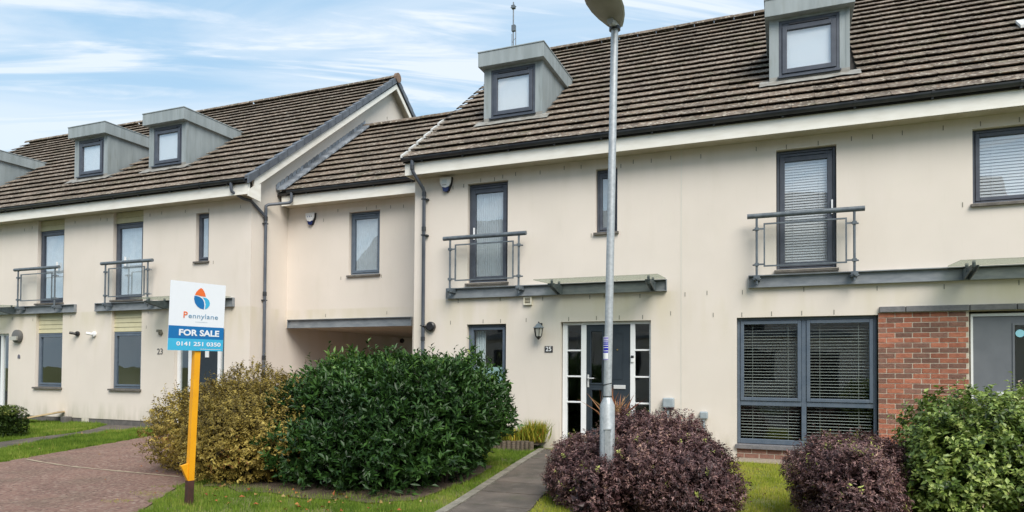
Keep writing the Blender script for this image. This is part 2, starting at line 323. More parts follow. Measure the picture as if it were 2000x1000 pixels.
# slab path to the door
fp = sheet('footpath', [(-3.30, -8.0), (-3.36, -5.13), (-3.46, -4.32), (-3.77, -1.99), (-3.98, -.25), (-2.0, -.25), (-2.62, -2.0), (-2.66, -3.82), (-2.50, -4.77), (-2.45, -8.0)], -.004, mat('path bedding', (.05, .045, .035), (.08, .07, .05), 10, 1))
def edge_x(y, left):
    P = [(-.25, -3.98), (-1.99, -3.77), (-4.32, -3.46), (-5.13, -3.36), (-8, -3.30)] if left else [(-.25, -2.2), (-2.0, -2.62), (-3.82, -2.66), (-4.77, -2.50), (-8, -2.45)]
    for (y0, x0), (y1, x1) in zip(P, P[1:]):
        if y <= y0 and y >= y1: return x0+(x1-x0)*(y-y0)/(y1-y0)
    return P[0][1] if y > P[0][0] else P[-1][1]
ys = [-7.9, -7.25, -6.6, -5.95, -5.30, -4.66, -3.97, -3.32, -2.66, -2.0, -1.35, -.7, -.26]
for a, b in zip(ys, ys[1:]):
    mb = MB(); j = .006; ti = random.uniform(-.004, .004); g_ = .10
    xa, xb, xc, xd = edge_x(a, 1)+g_, edge_x(a, 0)-.005, edge_x(b, 0)-.005, edge_x(b, 1)+g_
    sk = random.uniform(-.03, .03)
    pts = [(xa, a+j), (xb, a+j+sk*.5), (xc, b-j), (xd, b-j)]
    vs = [(x, y, gz(y)+z) for z in (-.01, .012) for x, y in pts]
    vs[4:] = [(x, y, z+random.uniform(-.003, .003)) for x, y, z in vs[4:]]
    mb.add(vs, [(0,1,2,3)[::-1], (4,5,6,7), (0,1,5,4), (1,2,6,5), (2,3,7,6), (3,0,4,7)]); obj('paving_slab', mb, path_m, fp)
    mb = MB(); pts = [(edge_x(a, 1)-.02, a+j), (edge_x(a, 1)+g_-.012, a+j), (edge_x(b, 1)+g_-.012, b-j), (edge_x(b, 1)-.02, b-j)]
    vs = [(x, y, gz(y)+z) for z in (-.02, .022) for x, y in pts]; mb.add(vs, [(0,1,2,3)[::-1], (4,5,6,7), (0,1,5,4), (1,2,6,5), (2,3,7,6), (3,0,4,7)]); obj('edging_stone', mb, kerb_m, fp)
# pale edging line let into the driveway
P = [(-11.216, -4.278), (-10.6, -4.40), (-9.922, -4.50), (-9.2, -4.53), (-8.318, -4.547), (-7.6, -4.56)]
for a, b in zip(P, P[1:]):
    mb = MB(); w = .035; w = .026; z = gz(a[1]); mb.add([(a[0], a[1]-w, z+.005), (b[0]-.02, b[1]-w, z+.005), (b[0]-.02, b[1]+w, z+.005), (a[0], a[1]+w, z+.005)], [(0,1,2,3)])
    o = obj('driveway_edging', mb, mat('pale worn edging', (.42, .35, .24), (.30, .22, .16), 9, .9), None, 'structure')

# ------------------------------------------------------------------ house parts
T = .76; EY = -.40; EZ = 5.335; RY = 5.40
def rz(y): return EZ+T*(y-EY)
RZ = rz(RY); COS = 1/math.sqrt(1+T*T); SIN = T*COS
def wall_grid(mb, x0, x1, z0, z1, ops, y=0.0, d=.16):
    """front face with real openings and their reveals; ops = (xa, xb, za, zb)"""
    xs = sorted({x0, x1, *[v for o in ops for v in o[:2]]}); zs = sorted({z0, z1, *[v for o in ops for v in o[2:]]})
    xs = [x for x in xs if x0 <= x <= x1]; zs = [z for z in zs if z0 <= z <= z1]
    inside = lambda x, z: any(a < x < b and c < z < e for a, b, c, e in ops)
    for xa, xb in zip(xs, xs[1:]):
        for za, zb in zip(zs, zs[1:]):
            if not inside((xa+xb)/2, (za+zb)/2): mb.add([(xa,y,za),(xb,y,za),(xb,y,zb),(xa,y,zb)], [(0,1,2,3)])
    for a, b, c, e in ops:
        c = max(c, z0); mb.add([(a,y,c),(a,y+d,c),(a,y+d,e),(a,y,e)], [(0,1,2,3)]); mb.add([(b,y,c),(b,y,e),(b,y+d,e),(b,y+d,c)], [(0,1,2,3)])
        mb.add([(a,y,e),(a,y+d,e),(b,y+d,e),(b,y,e)], [(0,1,2,3)]); mb.add([(a,y,c),(b,y,c),(b,y+d,c),(a,y+d,c)], [(0,1,2,3)])
def make_mesh(name, mb, m):
    me = bpy.data.meshes.new(name); me.from_pydata(mb.v, [], mb.f); me.materials.append(m); return me
def frame_boxes(mb, x0, x1, z0, z1, y0, y1, w, wb=None):
    wb = wb or w
    mb.box(x0, x0+w, y0, y1, z0, z1); mb.box(x1-w, x1, y0, y1, z0, z1); mb.box(x0+w, x1-w, y0, y1, z1-w, z1); mb.box(x0+w, x1-w, y0, y1, z0, z0+wb)
def pane(x0, x1, z0, z1, y, parent, m=None, name='pane'):
    return obj(name, MB().box(x0, x1, y, y+.012, z0, z1), m or glass_m, parent)
def sill(parent, x0, x1, z, y, m=None, dep=.10, th=.05):
    mb = MB(); mb.prism([(y+.12, z), (y-.05, z-.012), (y-.05, z-th), (y+.12, z-th)], 'x', x0, x1); return obj('sill', mb, m or sill_m, parent)
def window(parent, x0, x1, z0, z1, y=0.0, m=None, back='blind', sash=.048, vent=True, sillm=True, so=.03, handle=None, name='window'):
    m = m or ufr_m; mb = MB(); yf = y+.085
    frame_boxes(mb, x0+.003, x1-.003, z0, z1-.003, yf, yf+.07, .042)
    a, b, c, e = x0+.048, x1-.048, z0+.048, z1-.05
    frame_boxes(mb, a, b, c, e-(.05 if vent else 0), yf-.012, yf+.06, sash)
    if vent: mb.box(a, b, yf+.002, yf+.05, e-.05, e-.001)
    w = obj(name, mb, m, parent, bevel=.006)
    if vent: obj('trickle_vent', MB().box(a+.10, b-.10, yf-.02, yf+.05, e-.045, e-.012), m, w)
    gx0, gx1, gz0, gz1 = a+sash, b-sash, c+sash, e-sash-(.05 if vent else 0)
    pane(gx0, gx1, gz0, gz1, yf+.022, w, upper_glass_m if z0 > 2.5 else glass_m)
    if sillm: sill(w, x0-so, x1+so, z0, y)
    if back == 'blind': obj('roller_blind', MB().box(gx0-.03, gx1+.03, yf+.062, yf+.066, gz0-.03, gz1+.03), blind_m, w)
    if back == 'curtain': curtain(w, gx0-.03, gx1+.03, gz0-.03, gz1+.03, yf+.085)
    if handle is not None: obj('handle', MB().box(handle-.011, handle+.011, yf-.045, yf-.005, (z0+z1)/2-.11, (z0+z1)/2+.11), white_m, w)
    return w
def curtain(parent, x0, x1, z0, z1, y, m=None, amp=.018, n=14):
    mb = MB(); k = n*6; vs = []
    for i in range(k+1):
        x = x0+(x1-x0)*i/k; yy = y+amp*math.sin(i/6*2*math.pi)
        vs += [(x, yy, z0), (x, yy, z1)]
    mb.add(vs, [(2*i, 2*i+2, 2*i+3, 2*i+1) for i in range(k)]); return obj('curtain', mb, m or curt_m, parent)
def venetian(label, x0, x1, z0, z1, y, pitch, tilt=22, group=None, m=None, dep=.022):
    t = thing('venetian_blind', label, 'blind', ((x0+x1)/2, y, z1), group)
    m = m or slat_m; mb = MB(); w = (x1-x0)/2; c, s_ = math.cos(R(tilt))*dep, math.sin(R(tilt))*dep
    mb.add([(-w,-c,-s_),(w,-c,-s_),(w,0,.003),(-w,0,.003),(-w,c,s_),(w,c,s_)], [(0,1,2,3),(3,2,5,4)])
    me = make_mesh('slat', mb, m); z = z1-pitch
    while z > z0:
        o = bpy.data.objects.new('slat', me); o.location = ((x0+x1)/2, y, z+random.uniform(-.0015, .0015)); o.rotation_euler = (random.uniform(-.03, .03), random.uniform(-.002, .002), 0); link(o, t); z -= pitch
    obj('head_rail', MB().box(x0, x1, y-.02, y+.02, z1-.01, z1+.02), m, t)
    for fx in (.2, .8): obj('ladder_cord', MB().box(x0+(x1-x0)*fx-.002, x0+(x1-x0)*fx+.002, y-dep-.004, y-dep-.001, z0, z1), m, t)
    return t
def weeps(parent, pts, y=0.0):
    me = make_mesh('weep_vent', MB().box(-.006, .006, -.004, .01, -.035, .035), weep_m)
    for x, z in pts:
        o = bpy.data.objects.new('weep_vent', me); o.location = (x, y, z); link(o, parent)
# --- tiles
def tile_mesh(w=.332, ln=.44):
    prof = [(-.5, .004), (-.46, .004), (-.44, .0), (.44, .0), (.46, .003), (.5, .003)]; th = .024; mb = MB()
    n = len(prof); vs = []
    for s_ in (0, 1):
        for kk in (0, 1):
            for px, pz in prof: vs.append((px*w, s_*ln+(.045 if (s_ == 0 and kk == 0) else 0), pz*(1 if s_ == 0 else .6)+(th if kk else 0)))
    f = []
    for i in range(n-1):
        f += [(i, i+1, n+i+1, n+i), (n+i, n+i+1, 3*n+i+1, 3*n+i), (i, 2*n+i, 2*n+i+1, i+1)]
    f += [(0, n, 3*n, 2*n), (n-1, 3*n-1, 4*n-1, 2*n-1)]
    mb.add(vs, f); me = mb.mesh('tile', tile_m); return me
TILE = tile_mesh(); TILE_E = None
GA = None
def lay_tiles(parent, x0, x1, ey, ez, ry, rows, holes=(), half=False):
    n = max(1, round((x1-x0)/.335)); w = (x1-x0)/n; L_ = (ry-ey)/COS; g = L_/rows; cnt = 0
    me = TILE.copy(); me.name = 'tile'
    for v in me.vertices: v.co.x *= w/.335
    slope = math.atan(T); drop = math.atan(.050/g)
    for r in range(rows):
        for i in range(n):
            sd_ = (r+.02)*g; y = ey+sd_*COS; z = ez+sd_*SIN+.016; x = x0+(i+.5)*w
            yc = y+g*.5*COS
            if any(a-.02 < x < b+.02 and yc > c and yc < d_ for a, b, c, d_ in holes): continue
            o = bpy.data.objects.new('tile', me)
            o.location = (x+random.uniform(-.002, .002), y+random.uniform(-.004, .004), z+random.uniform(-.0015, .0015))
            o.rotation_euler = (slope-drop+random.uniform(-.004, .004), random.uniform(-.004, .004), random.uniform(-.004, .004))
            link(o, parent); cnt += 1
    return cnt
def ridge_tiles(parent, x0, x1, y, z):
    n = max(1, round((x1-x0)/.45)); w = (x1-x0)/n
    k = 7; mb = MB(); vs = []
    for s_ in (0, 1):
        for kk in (0, 1):
            for j in range(k):
                t = R(8+164*j/(k-1)); rr = .115-(.02*kk); vs.append(((s_-.5)*(w-.008), rr*math.cos(t), rr*math.sin(t)-.045))
    f = []
    for j in range(k-1): f += [(j, j+1, 2*k+j+1, 2*k+j), (k+j, 3*k+j, 3*k+j+1, k+j+1), (j, k+j, k+j+1, j+1), (2*k+j, 2*k+j+1, 3*k+j+1, 3*k+j)]
    mb.add(vs, f); me = mb.mesh('ridge_tile', tile_m)
    for i in range(n):
        o = bpy.data.objects.new('ridge_tile', me); o.location = (x0+(i+.5)*w, y, z+random.uniform(-.003, .004)); o.rotation_euler = (0, random.uniform(-.008, .008), 0); link(o, parent)
def roof_deck(parent, x0, x1, ey, ez, ry, back_y):
    rzv = ez+T*(ry-ey); bz = rzv-T*(back_y-ry); mb = MB(); lo = -.035
    mb.prism([(ey+.03, ez+lo), (ry, rzv+lo), (back_y, bz+.02), (back_y, bz-.10), (ry, rzv+lo-.12), (ey+.03, ez+lo-.05)], 'x', x0, x1)
    return obj('roof', mb, deck_m, parent)
def gutter(parent, x0, x1, y, z, m=gutter_m):
    k = 9; mb = MB(); vs = []; n = 2
    for x in (x0, x1):
        for rr in (.060, .054):
            for j in range(k):
                t = R(180+180*j/(k-1)); vs.append((x, y+rr*math.cos(t), z+rr*math.sin(t)))
    f = []
    for j in range(k-1): f += [(j, j+1, 2*k+j+1, 2*k+j), (k+j, 3*k+j, 3*k+j+1, k+j+1)]
    f += [(0, 2*k, 3*k, k), (k-1, 2*k-1, 4*k-1, 3*k-1), tuple(range(k)), tuple(range(2*k, 3*k))]
    mb.add(vs, f); g = obj('gutter', mb, m, parent)
    bm_ = MB()
    n = max(1, int((x1-x0)/.85)); kk = (x1-x0)/n
    clip = MB(); clip.lathe([(.001, -.016), (.067, -.016), (.067, .016), (.001, .016)], (0, 0, 0), 14, 'x'); clip.box(-.014, .014, -.0, .085, -.085, -.03)
    me = clip.mesh('bracket', m)
    # keep the clips below the rim
    bm = bmesh.new(); bm.from_mesh(me); bmesh.ops.bisect_plane(bm, geom=bm.verts[:]+bm.edges[:]+bm.faces[:], plane_co=(0, 0, .006), plane_no=(0, 0, 1), clear_outer=True); bm.to_mesh(me); bm.free()
    for i in range(n):
        o = bpy.data.objects.new('bracket', me); o.location = (x0+(i+.5)*kk+random.uniform(-.05, .05), y, z); link(o, g)
    return g
def eaves(parent, x0, x1, dy=0.0, dz=0.0, gx0=None, gx1=None, soffit_vent=True):
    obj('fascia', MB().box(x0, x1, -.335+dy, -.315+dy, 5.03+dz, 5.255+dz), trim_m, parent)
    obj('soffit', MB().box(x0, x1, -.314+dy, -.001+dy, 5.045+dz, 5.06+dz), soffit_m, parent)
    if soffit_vent:
        n = int((x1-x0)/.05); mb = MB()
        for i in range(n): mb.box(x0+(i+.25)*.05, x0+(i+.75)*.05, -.312+dy, -.285+dy, 5.020+dz, 5.044+dz)
        o = obj('soffit_vent', mb, soffit_m, parent); o['kind'] = 'stuff'
    gutter(parent, gx0 if gx0 is not None else x0, gx1 if gx1 is not None else x1, -.40+dy, 5.335+dz)
def dormer(parent, xc, zoff=0.0):
    h = .61; yf = .80; zt, zb = 7.62, 7.34; d = None
    mb = MB(); z0 = rz(yf)-.30
    # cheeks and front round the window
    wx0, wx1, wz0, wz1 = xc-.465, xc+.465, 6.34, 7.30
    yb = (zb-EZ)/T+EY+.25
    mb.prism([(yf, z0), (yb, zb+.02), (yf, zb+.02)], 'x', xc-h, xc-h+.05); mb.prism([(yf, z0), (yb, zb+.02), (yf, zb+.02)], 'x', xc+h-.05, xc+h)
    mb.box(xc-h+.05, wx0, yf, yf+.05, z0, zb); mb.box(wx1, xc+h-.05, yf, yf+.05, z0, zb); mb.box(wx0, wx1, yf, yf+.05, z0, wz0); mb.box(wx0, wx1, yf, yf+.05, wz1, zb)
    for i in (-1, 1): mb.box(xc+i*h-(.006 if i < 0 else .05), xc+i*h+(.006 if i > 0 else .05), yf-.006, yf+.07, z0, zb-.001)   # folded corner cover
    d = obj('dormer', mb, zinc_m, parent)
    # flat top with a deep fascia
    yr = (zt-EZ)/T+EY+.12; yr2 = (zb-EZ)/T+EY+.12; hw = .685; mb = MB(); yq = .65
    mb.prism([(yq, zb), (yr2, zb), (yr, zt), (yq, zt)], 'x', xc-hw, xc+hw); mb.box(xc-hw-.012, xc+hw+.012, yq-.012, yr-.15, zt-.002, zt+.022)
    obj('dormer_top', mb, zinc_m, d, bevel=.006)
    # window
    w = MB(); yw = yf-.012
    frame_boxes(w, wx0, wx1, wz0, wz1, yw+.02, yw+.08, .05); frame_boxes(w, wx0+.055, wx1-.055, wz0+.055, wz1-.10, yw, yw+.07, .075)
    w.box(wx0+.05, wx1-.05, yw+.03, yw+.06, wz1-.12, wz1-.05)
    wf = obj('dormer_window', w, ufr_m, d, bevel=.005)
    # (a fourth level is not allowed: glass, vent and sill hang on the dormer)
    pane(wx0+.13, wx1-.13, wz0+.13, wz1-.175, yw+.035, d, upper_glass_m)
    obj('trickle_vent', MB().box(wx0+.16, wx1-.16, yw-.008, yw+.02, wz1-.092, wz1-.066), black_m, d)
    obj('sill', MB().prism([(yw+.06, wz0+.004), (yw-.05, wz0-.006), (yw-.05, wz0-.03), (yw+.06, wz0-.03)], 'x', wx0-.02, wx1+.02), ufr_m, d)
    obj('roller_blind', MB().box(wx0+.10, wx1-.10, yw+.062, yw+.066, wz0+.10, wz1-.12), blind_m, d)
    # lead apron below and soakers up the cheeks
    mb = MB(); a = Vector((0, yf-.20, rz(yf-.20)+.03)); b = Vector((0, yf+.02, rz(yf+.02)+.035))
    n = 12; vs = []
    for i in range(n+1):
        x = xc-h-.16+(2*h+.32)*i/n; q = .05*random.random() if 0 < i < n else .02
        vs += [(x, a.y+q, rz(a.y+q)+.045+random.uniform(-.004, .006)), (x, b.y, b.z+.012)]
    mb.add(vs, [(2*i, 2*i+2, 2*i+3, 2*i+1) for i in range(n)]); mb.box(xc-h-.004, xc+h+.004, yf-.012, yf+.01, rz(yf)-.02, rz(yf)+.10); obj('lead_apron', mb, lead_m, d)
    return (xc-h, xc+h, yf-.05, yr-.22)
def ibeam(parent, x0, x1, y=0.0, z0=2.700, z1=2.895, m=None, name='steel_channel'):
    mb = MB(); mb.box(x0, x1, y-.075, y-.001, z1-.014, z1); mb.box(x0, x1, y-.075, y-.001, z0, z0+.014); mb.box(x0, x1, y-.022, y-.002, z0+.014, z1-.014)
    mb.box(x0, x0+.008, y-.072, y-.022, z0+.014, z1-.014); mb.box(x1-.008, x1, y-.072, y-.022, z0+.014, z1-.014)
    return obj(name, mb, m or steel_m, parent)
def balcony(parent, xc, w=1.37, hw=1.65):
    """a Juliet rail: posts clamped to the channel, a fat handrail, a framed glass panel"""
    y = -.20; px = w/2; mb = MB(); mb.tube([(xc-hw/2, y, 3.805), (xc+hw/2, y, 3.805)], .040, 16)
    b = obj('balcony_rail', mb, rail_m, parent, smooth=True)
    for s_ in (-1, 1):
        x = xc+s_*px; mb = MB(); mb.tube([(x, y, 2.74), (x, y, 3.78)], .019, 10); obj('post', mb, rail_m, b, smooth=True)
        mb = MB(); mb.box(x-.045, x+.045, y-.035, -.02, 2.80, 2.875); mb.tube([(x, y-.06, 2.835), (x, y+.03, 2.835)], .022, 8); mb.tube([(x-.06, y, 2.82), (x+.06, y, 2.82)], .014, 8); obj('post_clamp', mb, rail_m, b)
        for z in (3.60, 3.045):
            mb = MB(); mb.box(x-.03, x+.03, y-.03, y+.03, z-.022, z+.022); mb.box(min(x, x-s_*.115), max(x, x-s_*.115), y-.010, y+.010, z-.012, z+.012); mb.tube([(x, y, z), (x+s_*.055, y+.06, z)], .014, 8); obj('panel_clamp', mb, rail_m, b)
    fx = px-.10; mb = MB(); frame_boxes(mb, xc-fx, xc+fx, 3.005, 3.685, y-.012, y+.012, .022); obj('panel_frame', mb, rail_m, b)
    obj('glass_panel', MB().box(xc-fx+.024, xc+fx-.024, y-.004, y+.004, 3.029, 3.661), clear_m, b)
    return b
def canopy(parent, x0, x1):
    """tilted glass sheet on two steel brackets over the front door"""
    mb = MB(); zb, zf, yb, yf = 2.905, 2.872, -.04, -.82
    vs = [(x0, yb, zb), (x1, yb, zb), (x1-.0, yf, zf), (x0, yf, zf)]
    mb.add(vs+[(a, b, c+.014) for a, b, c in vs], [(0,1,2,3), (4,5,6,7), (0,1,5,4), (1,2,6,5), (2,3,7,6), (3,0,4,7)])
    c = obj('door_canopy', mb, canopy_glass_m, parent)
    obj('edge_seal', MB().box(x0, x1, -.045, -.02, 2.868, 2.884), black_m, c)
    for x in (x0+.22, x1-.20):
        for dx_ in (-.035, .035):
            mb = MB(); mb.prism([(-.03, 2.70), (-.03, 2.855), (-.54, 2.850), (-.60, 2.835), (-.58, 2.80), (-.12, 2.70)], 'x', x+dx_-.006, x+dx_+.006); obj('bracket', mb, rail_m, c)
        mb = MB()
        for yy in (-.10, -.50): mb.tube([(x, yy, 2.82 if yy > -.2 else 2.82), (x, yy, zb+(zf-zb)*((yy-yb)/(yf-yb))+.03)], .022, 10)
        mb.tube([(x-.05, -.30, 2.80), (x+.05, -.30, 2.80)], .012, 8); obj('fixing', mb, rail_m, c)
    return c
def shell(parent, x0, x1, ey, ez, ry, back_y, yfront=0.0, left=True, right=True):
    """side and rear walls of one house"""
    top = lambda y: (ez+T*(min(y, ry)-ey)-(T*(y-ry) if y > ry else 0))-.16
    for flag, x, xi in ((left, x0, x0+.12), (right, x1, x1-.12)):
        if not flag: continue
        a, b = sorted((x, xi)); mb = MB(); mb.prism([(yfront+.003, -.3), (back_y-.35, -.3), (back_y-.35, top(back_y-.35)), (ry, top(ry)), (yfront+.003, top(yfront))], 'x', a, b); obj('side_wall', mb, render_m, parent)
    obj('rear_wall', MB().box(x0+.12, x1-.12, back_y-.50, back_y-.35, -.3, top(back_y-.5)), render_m, parent)
    for z in (2.62, 5.2):
        obj('floor', MB().box(x0+.12, x1-.12, yfront+.20, back_y-.50, z, z+.12), mat('interior plaster', (.42, .40, .37), rough=.9), parent)
def lapped_boards(parent, x0, x1, z0, z1, y=.10, h=.115):
    n = max(1, round((z1-z0)/h)); hh = (z1-z0)/n
    for i in range(n):
        z = z0+i*hh; obj('cladding_board', MB().prism([(y-.016, z), (y-.004, z+hh-.004), (y+.02, z+hh-.004), (y+.02, z)], 'x', x0, x1), board_m, parent)

# =================================================================== RIGHT TERRACE
X0, X1, X2, X3 = -6.664, -1.611, 3.44, 8.49
BACK = 11.2
# ---------------- house with the slate blue door (number 25)
H1 = thing('terraced_house', 'cream house behind the lamp post with dark slate front door and white side lights', 'house', (X0, 0, 0), 'houses of the terrace on the right')
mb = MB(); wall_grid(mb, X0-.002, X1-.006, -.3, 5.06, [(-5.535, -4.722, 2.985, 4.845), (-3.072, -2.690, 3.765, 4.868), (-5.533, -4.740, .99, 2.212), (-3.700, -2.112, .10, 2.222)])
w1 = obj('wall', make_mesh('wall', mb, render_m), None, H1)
weeps(w1, [(-5.843, 4.81), (-5.269, 4.89), (-4.99, 4.885), (-4.826, 4.916), (-4.573, 4.937), (-4.099, 4.917), (-3.647, 4.953), (-3.337, 4.939), (-2.111, 4.915), (-2.416, 4.93), (-1.788, 4.93), (-2.915, 2.65), (-5.716, 2.655), (-4.861, 2.66), (-4.037, 2.65), (-3.17, 2.648), (-2.296, 2.637), (-1.784, 2.33), (-5.873, 2.254), (-3.55, 2.275), (-3.05, 2.28), (-2.65, 2.28), (-2.25, 2.28), (-5.2, 2.265), (-4.85, 2.265), (-4.35, 2.27), (-3.15, 3.72), (-5.62, 4.82), (-2.63, 4.88), (-6.05, 4.8)])
shell(H1, X0, X1, EY, EZ, RY, BACK)
roof = roof_deck(H1, X0-.05, X1, EY, EZ, RY, BACK); hole = dormer(H1, -4.960)
lay_tiles(roof, X0-.05, X1, EY, EZ, RY, 20, [hole]); ridge_tiles(roof, X0-.05, X1, RY, RZ+.035)
eaves(H1, X0-.03, X1, gx0=X0-.06)
g_ = (RY-EY)/COS/20
for i in range(20):
    s0 = i*g_; y0 = EY+s0*COS; y1 = EY+(s0+g_*.74)*COS
    obj('verge_strip', MB().prism([(y0, rz(y0)+.008), (y1, rz(y1)+.004), (y1, rz(y1)+(.055 if i < 6 else .02)), (y0, rz(y0)+(.072 if i < 6 else .03))], 'x', X0-.095, X0-.045), white_strip_m if i < 6 else deck_m, roof)
obj('boxed_end', MB().prism([(-.315, 5.03), (-.001, 5.03), (-.001, 5.50), (-.315, 5.30)], 'x', X0-.032, X0-.012), trim_m, H1)
w = window(H1, -5.532, -4.725, 2.985, 4.841, back='curtain', sash=.075, handle=-5.425, name='balcony_window')
w = window(H1, -3.069, -2.693, 3.768, 4.864, back='curtain', sash=.045)
w = window(H1, -5.530, -4.743, 1.02, 2.209, m=frame_m, back=None, sash=.05, vent=False)
obj('frosted_film', MB().box(-5.43, -4.84, .1135, .1155, 1.12, 1.42), frost_m, w)
curtain(w, -5.45, -5.25, 1.1, 2.1, .24, n=4)
ibeam(H1, -5.943, -1.843); balcony(H1, -5.108)
canopy(H1, -3.92, -1.86)
# front door set
D = MB(); yd = .075
for a, b in ((-3.684, -3.600), (-3.345, -3.252), (-2.476, -2.397), (-2.150, -2.125)): D.box(a, b, yd, yd+.07, .10, 2.168)
D.box(-3.684, -2.125, yd, yd+.068, 2.169, 2.215); D.box(-3.69, -2.12, yd-.03, yd+.07, .06, .10)
for z in (1.721, 1.265, .815): D.box(-3.600, -3.345, yd+.005, yd+.06, z-.014, z+.014); D.box(-2.397, -2.150, yd+.005, yd+.06, z+.002-.014, z+.002+.014)
ds = obj('door_surround', D, white_m, H1, bevel=.004)
for a, b in ((-3.600, -3.345), (-2.397, -2.150)):
    zz_ = [.10, .815, 1.265, 1.721, 2.168]
    for c, e in zip(zz_, zz_[1:]): obj('side_light', MB().box(a, b, yd+.03, yd+.045, c, e), glass_m, ds)
d = MB(); yl = yd+.012; gl = [(-3.165, -2.975, 1.155, 2.047), (-3.150, -2.980, .36, 1.028)]
wall_grid(d, -3.249, -2.479, .103, 2.165, gl, yl, .04)
d.add([(-3.249, yl+.045, .103), (-2.479, yl+.045, .103), (-2.479, yl, .103), (-3.249, yl, .103)], [(0,1,2,3)])
door = obj('front_door', make_mesh('front_door', d, door_m), None, H1)
for a, b, c, e in gl:
    obj('pane', MB().box(a, b, yl+.02, yl+.03, c, e), glass_m, door); q = MB(); frame_boxes(q, a-.03, b+.03, c-.03, e+.03, yl-.010, yl+.002, .028); obj('glazing_bead', q, door_m, door, bevel=.004)
q = MB(); frame_boxes(q, -2.86, -2.60, 1.22, 2.02, yl-.005, yl+.001, .012); obj('moulding', q, door_m, door)
obj('letter_plate', MB().box(-2.765, -2.556, yl-.016, yl, 1.058, 1.124), chrome_m, door, bevel=.004)
q = MB(); q.box(-3.228, -3.200, yl-.012, yl, 1.08, 1.30); q.tube([(-3.214, yl-.045, 1.235), (-3.10, yl-.045, 1.235)], .010, 8); q.tube([(-3.214, yl-.045, 1.235), (-3.214, yl, 1.235)], .010, 8); obj('handle', q, chrome_m, door)
obj('peep_hole', MB().lathe([(.012, -.012), (.012, 0)], (-2.70, yl, 1.731), 10, 'y'), mat('brass', (.6, .42, .15), rough=.3, metal=.8), door)
obj('letter_box_light_switch', MB(), white_m, H1) if False else None
q = obj('door_step', MB().box(-3.72, -2.09, -.32, .07, -.05, .055), kerb_m, H1)
db = thing('doorbell', 'small white and black doorbell on the door surround of the slate front door', 'doorbell', (-2.436, yd, 1.57))
obj('bell_body', MB().box(-2.460, -2.412, yd-.022, yd, 1.515, 1.585), white_m, db, bevel=.004); obj('camera_window', MB().box(-2.458, -2.414, yd-.024, yd, 1.587, 1.63), black_m, db)
# down pipe
q = MB(); xp = -6.425
q.tube([(-6.50, -.40, 5.30), (-6.50, -.40, 5.12), (-6.49, -.37, 5.06), (-6.43, -.12, 4.83), (xp, -.07, 4.76), (xp, -.07, .0)], .034, 12)
dp = obj('downpipe', q, pipe_m, H1, smooth=True)
for z in (5.15, 4.72, 4.05, 1.95):
    obj('pipe_collar', MB().lathe([(.036, -.04), (.042, -.04), (.042, .04), (.036, .04)], (xp if z < 5 else -6.50, -.07 if z < 5 else -.40, z), 12), gutter_m, dp)
for z in (4.62, 3.93, 2.20): obj('pipe_clip', MB().box(xp-.02, xp+.075, -.075, -.0, z-.012, z+.012).box(xp-.041, xp+.041, -.112, -.02, z-.010, z+.010), gutter_m, dp)
# movement joint between the two houses
obj('movement_joint', MB().box(X1-.010, X1+.004, -.003, .01, .0, 5.05), mat('joint sealant', (.70, .67, .60), rough=.7), H1)

# ---------------- house with the brick pier
H2 = thing('terraced_house', 'cream rendered house with big four light window, red brick pier and grey front door', 'house', (X1, 0, 0), 'houses of the terrace on the right')
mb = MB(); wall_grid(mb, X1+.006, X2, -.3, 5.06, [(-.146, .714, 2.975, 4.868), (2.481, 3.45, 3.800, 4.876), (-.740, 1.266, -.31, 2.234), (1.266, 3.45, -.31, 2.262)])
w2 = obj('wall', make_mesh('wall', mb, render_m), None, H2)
weeps(w2, [(-.443, 4.924), (.004, 4.905), (.46, 4.91), (.922, 4.924), (1.206, 4.921), (2.121, 4.938), (2.58, 4.94), (3.042, 4.94), (2.355, 3.795), (-.661, 2.282), (-.217, 2.286), (.221, 2.286), (.675, 2.29), (1.259, 2.632), (2.121, 2.622), (3.02, 2.644), (-1.551, 2.637), (-1.103, 2.288), (-.653, 2.64), (.251, 2.654), (1.6, 4.93), (-1.3, 4.9), (-1.2, 2.65)])
shell(H2, X1, X2, EY, EZ, RY, BACK)
roof = roof_deck(H2, X1, X2, EY, EZ, RY, BACK); hole = dormer(H2, .352)
lay_tiles(roof, X1, X2, EY, EZ, RY, 20, [hole]); ridge_tiles(roof, X1, X2, RY, RZ+.035); eaves(H2, X1, X2)
window(H2, -.143, .711, 2.975, 4.862, back=None, sash=.075, handle=.655, name='balcony_window')
venetian('white slatted blind behind the balcony door above the big four light window', -.02, .61, 3.10, 4.72, .150, .042, 62, m=blind_m)
window(H2, 2.483, 3.44, 3.800, 4.872, back=None, sash=.055, vent=False)
venetian('white slatted blind in the upper window at right edge above the grey door', 2.60, 3.34, 3.92, 4.74, .15, .045, 66, m=blind_m)
sb = thing('spray_bottle', 'white and pink spray bottle on the sill inside the upper right window', 'bottle', (2.95, .24, 3.86))
obj('bottle_body', MB().lathe([(.03, 0), (.034, .05), (.02, .10), (.012, .12)], (2.95, .24, 3.90), 10), pink_m, sb); obj('trigger_head', MB().box(2.90, 2.985, .22, .26, 4.02, 4.06).box(2.93, 2.96, .225, .255, 3.99, 4.02), white_m, sb)
ibeam(H2, -.560, 3.44); balcony(H2, .256); canopy(H2, 2.16, 4.2)
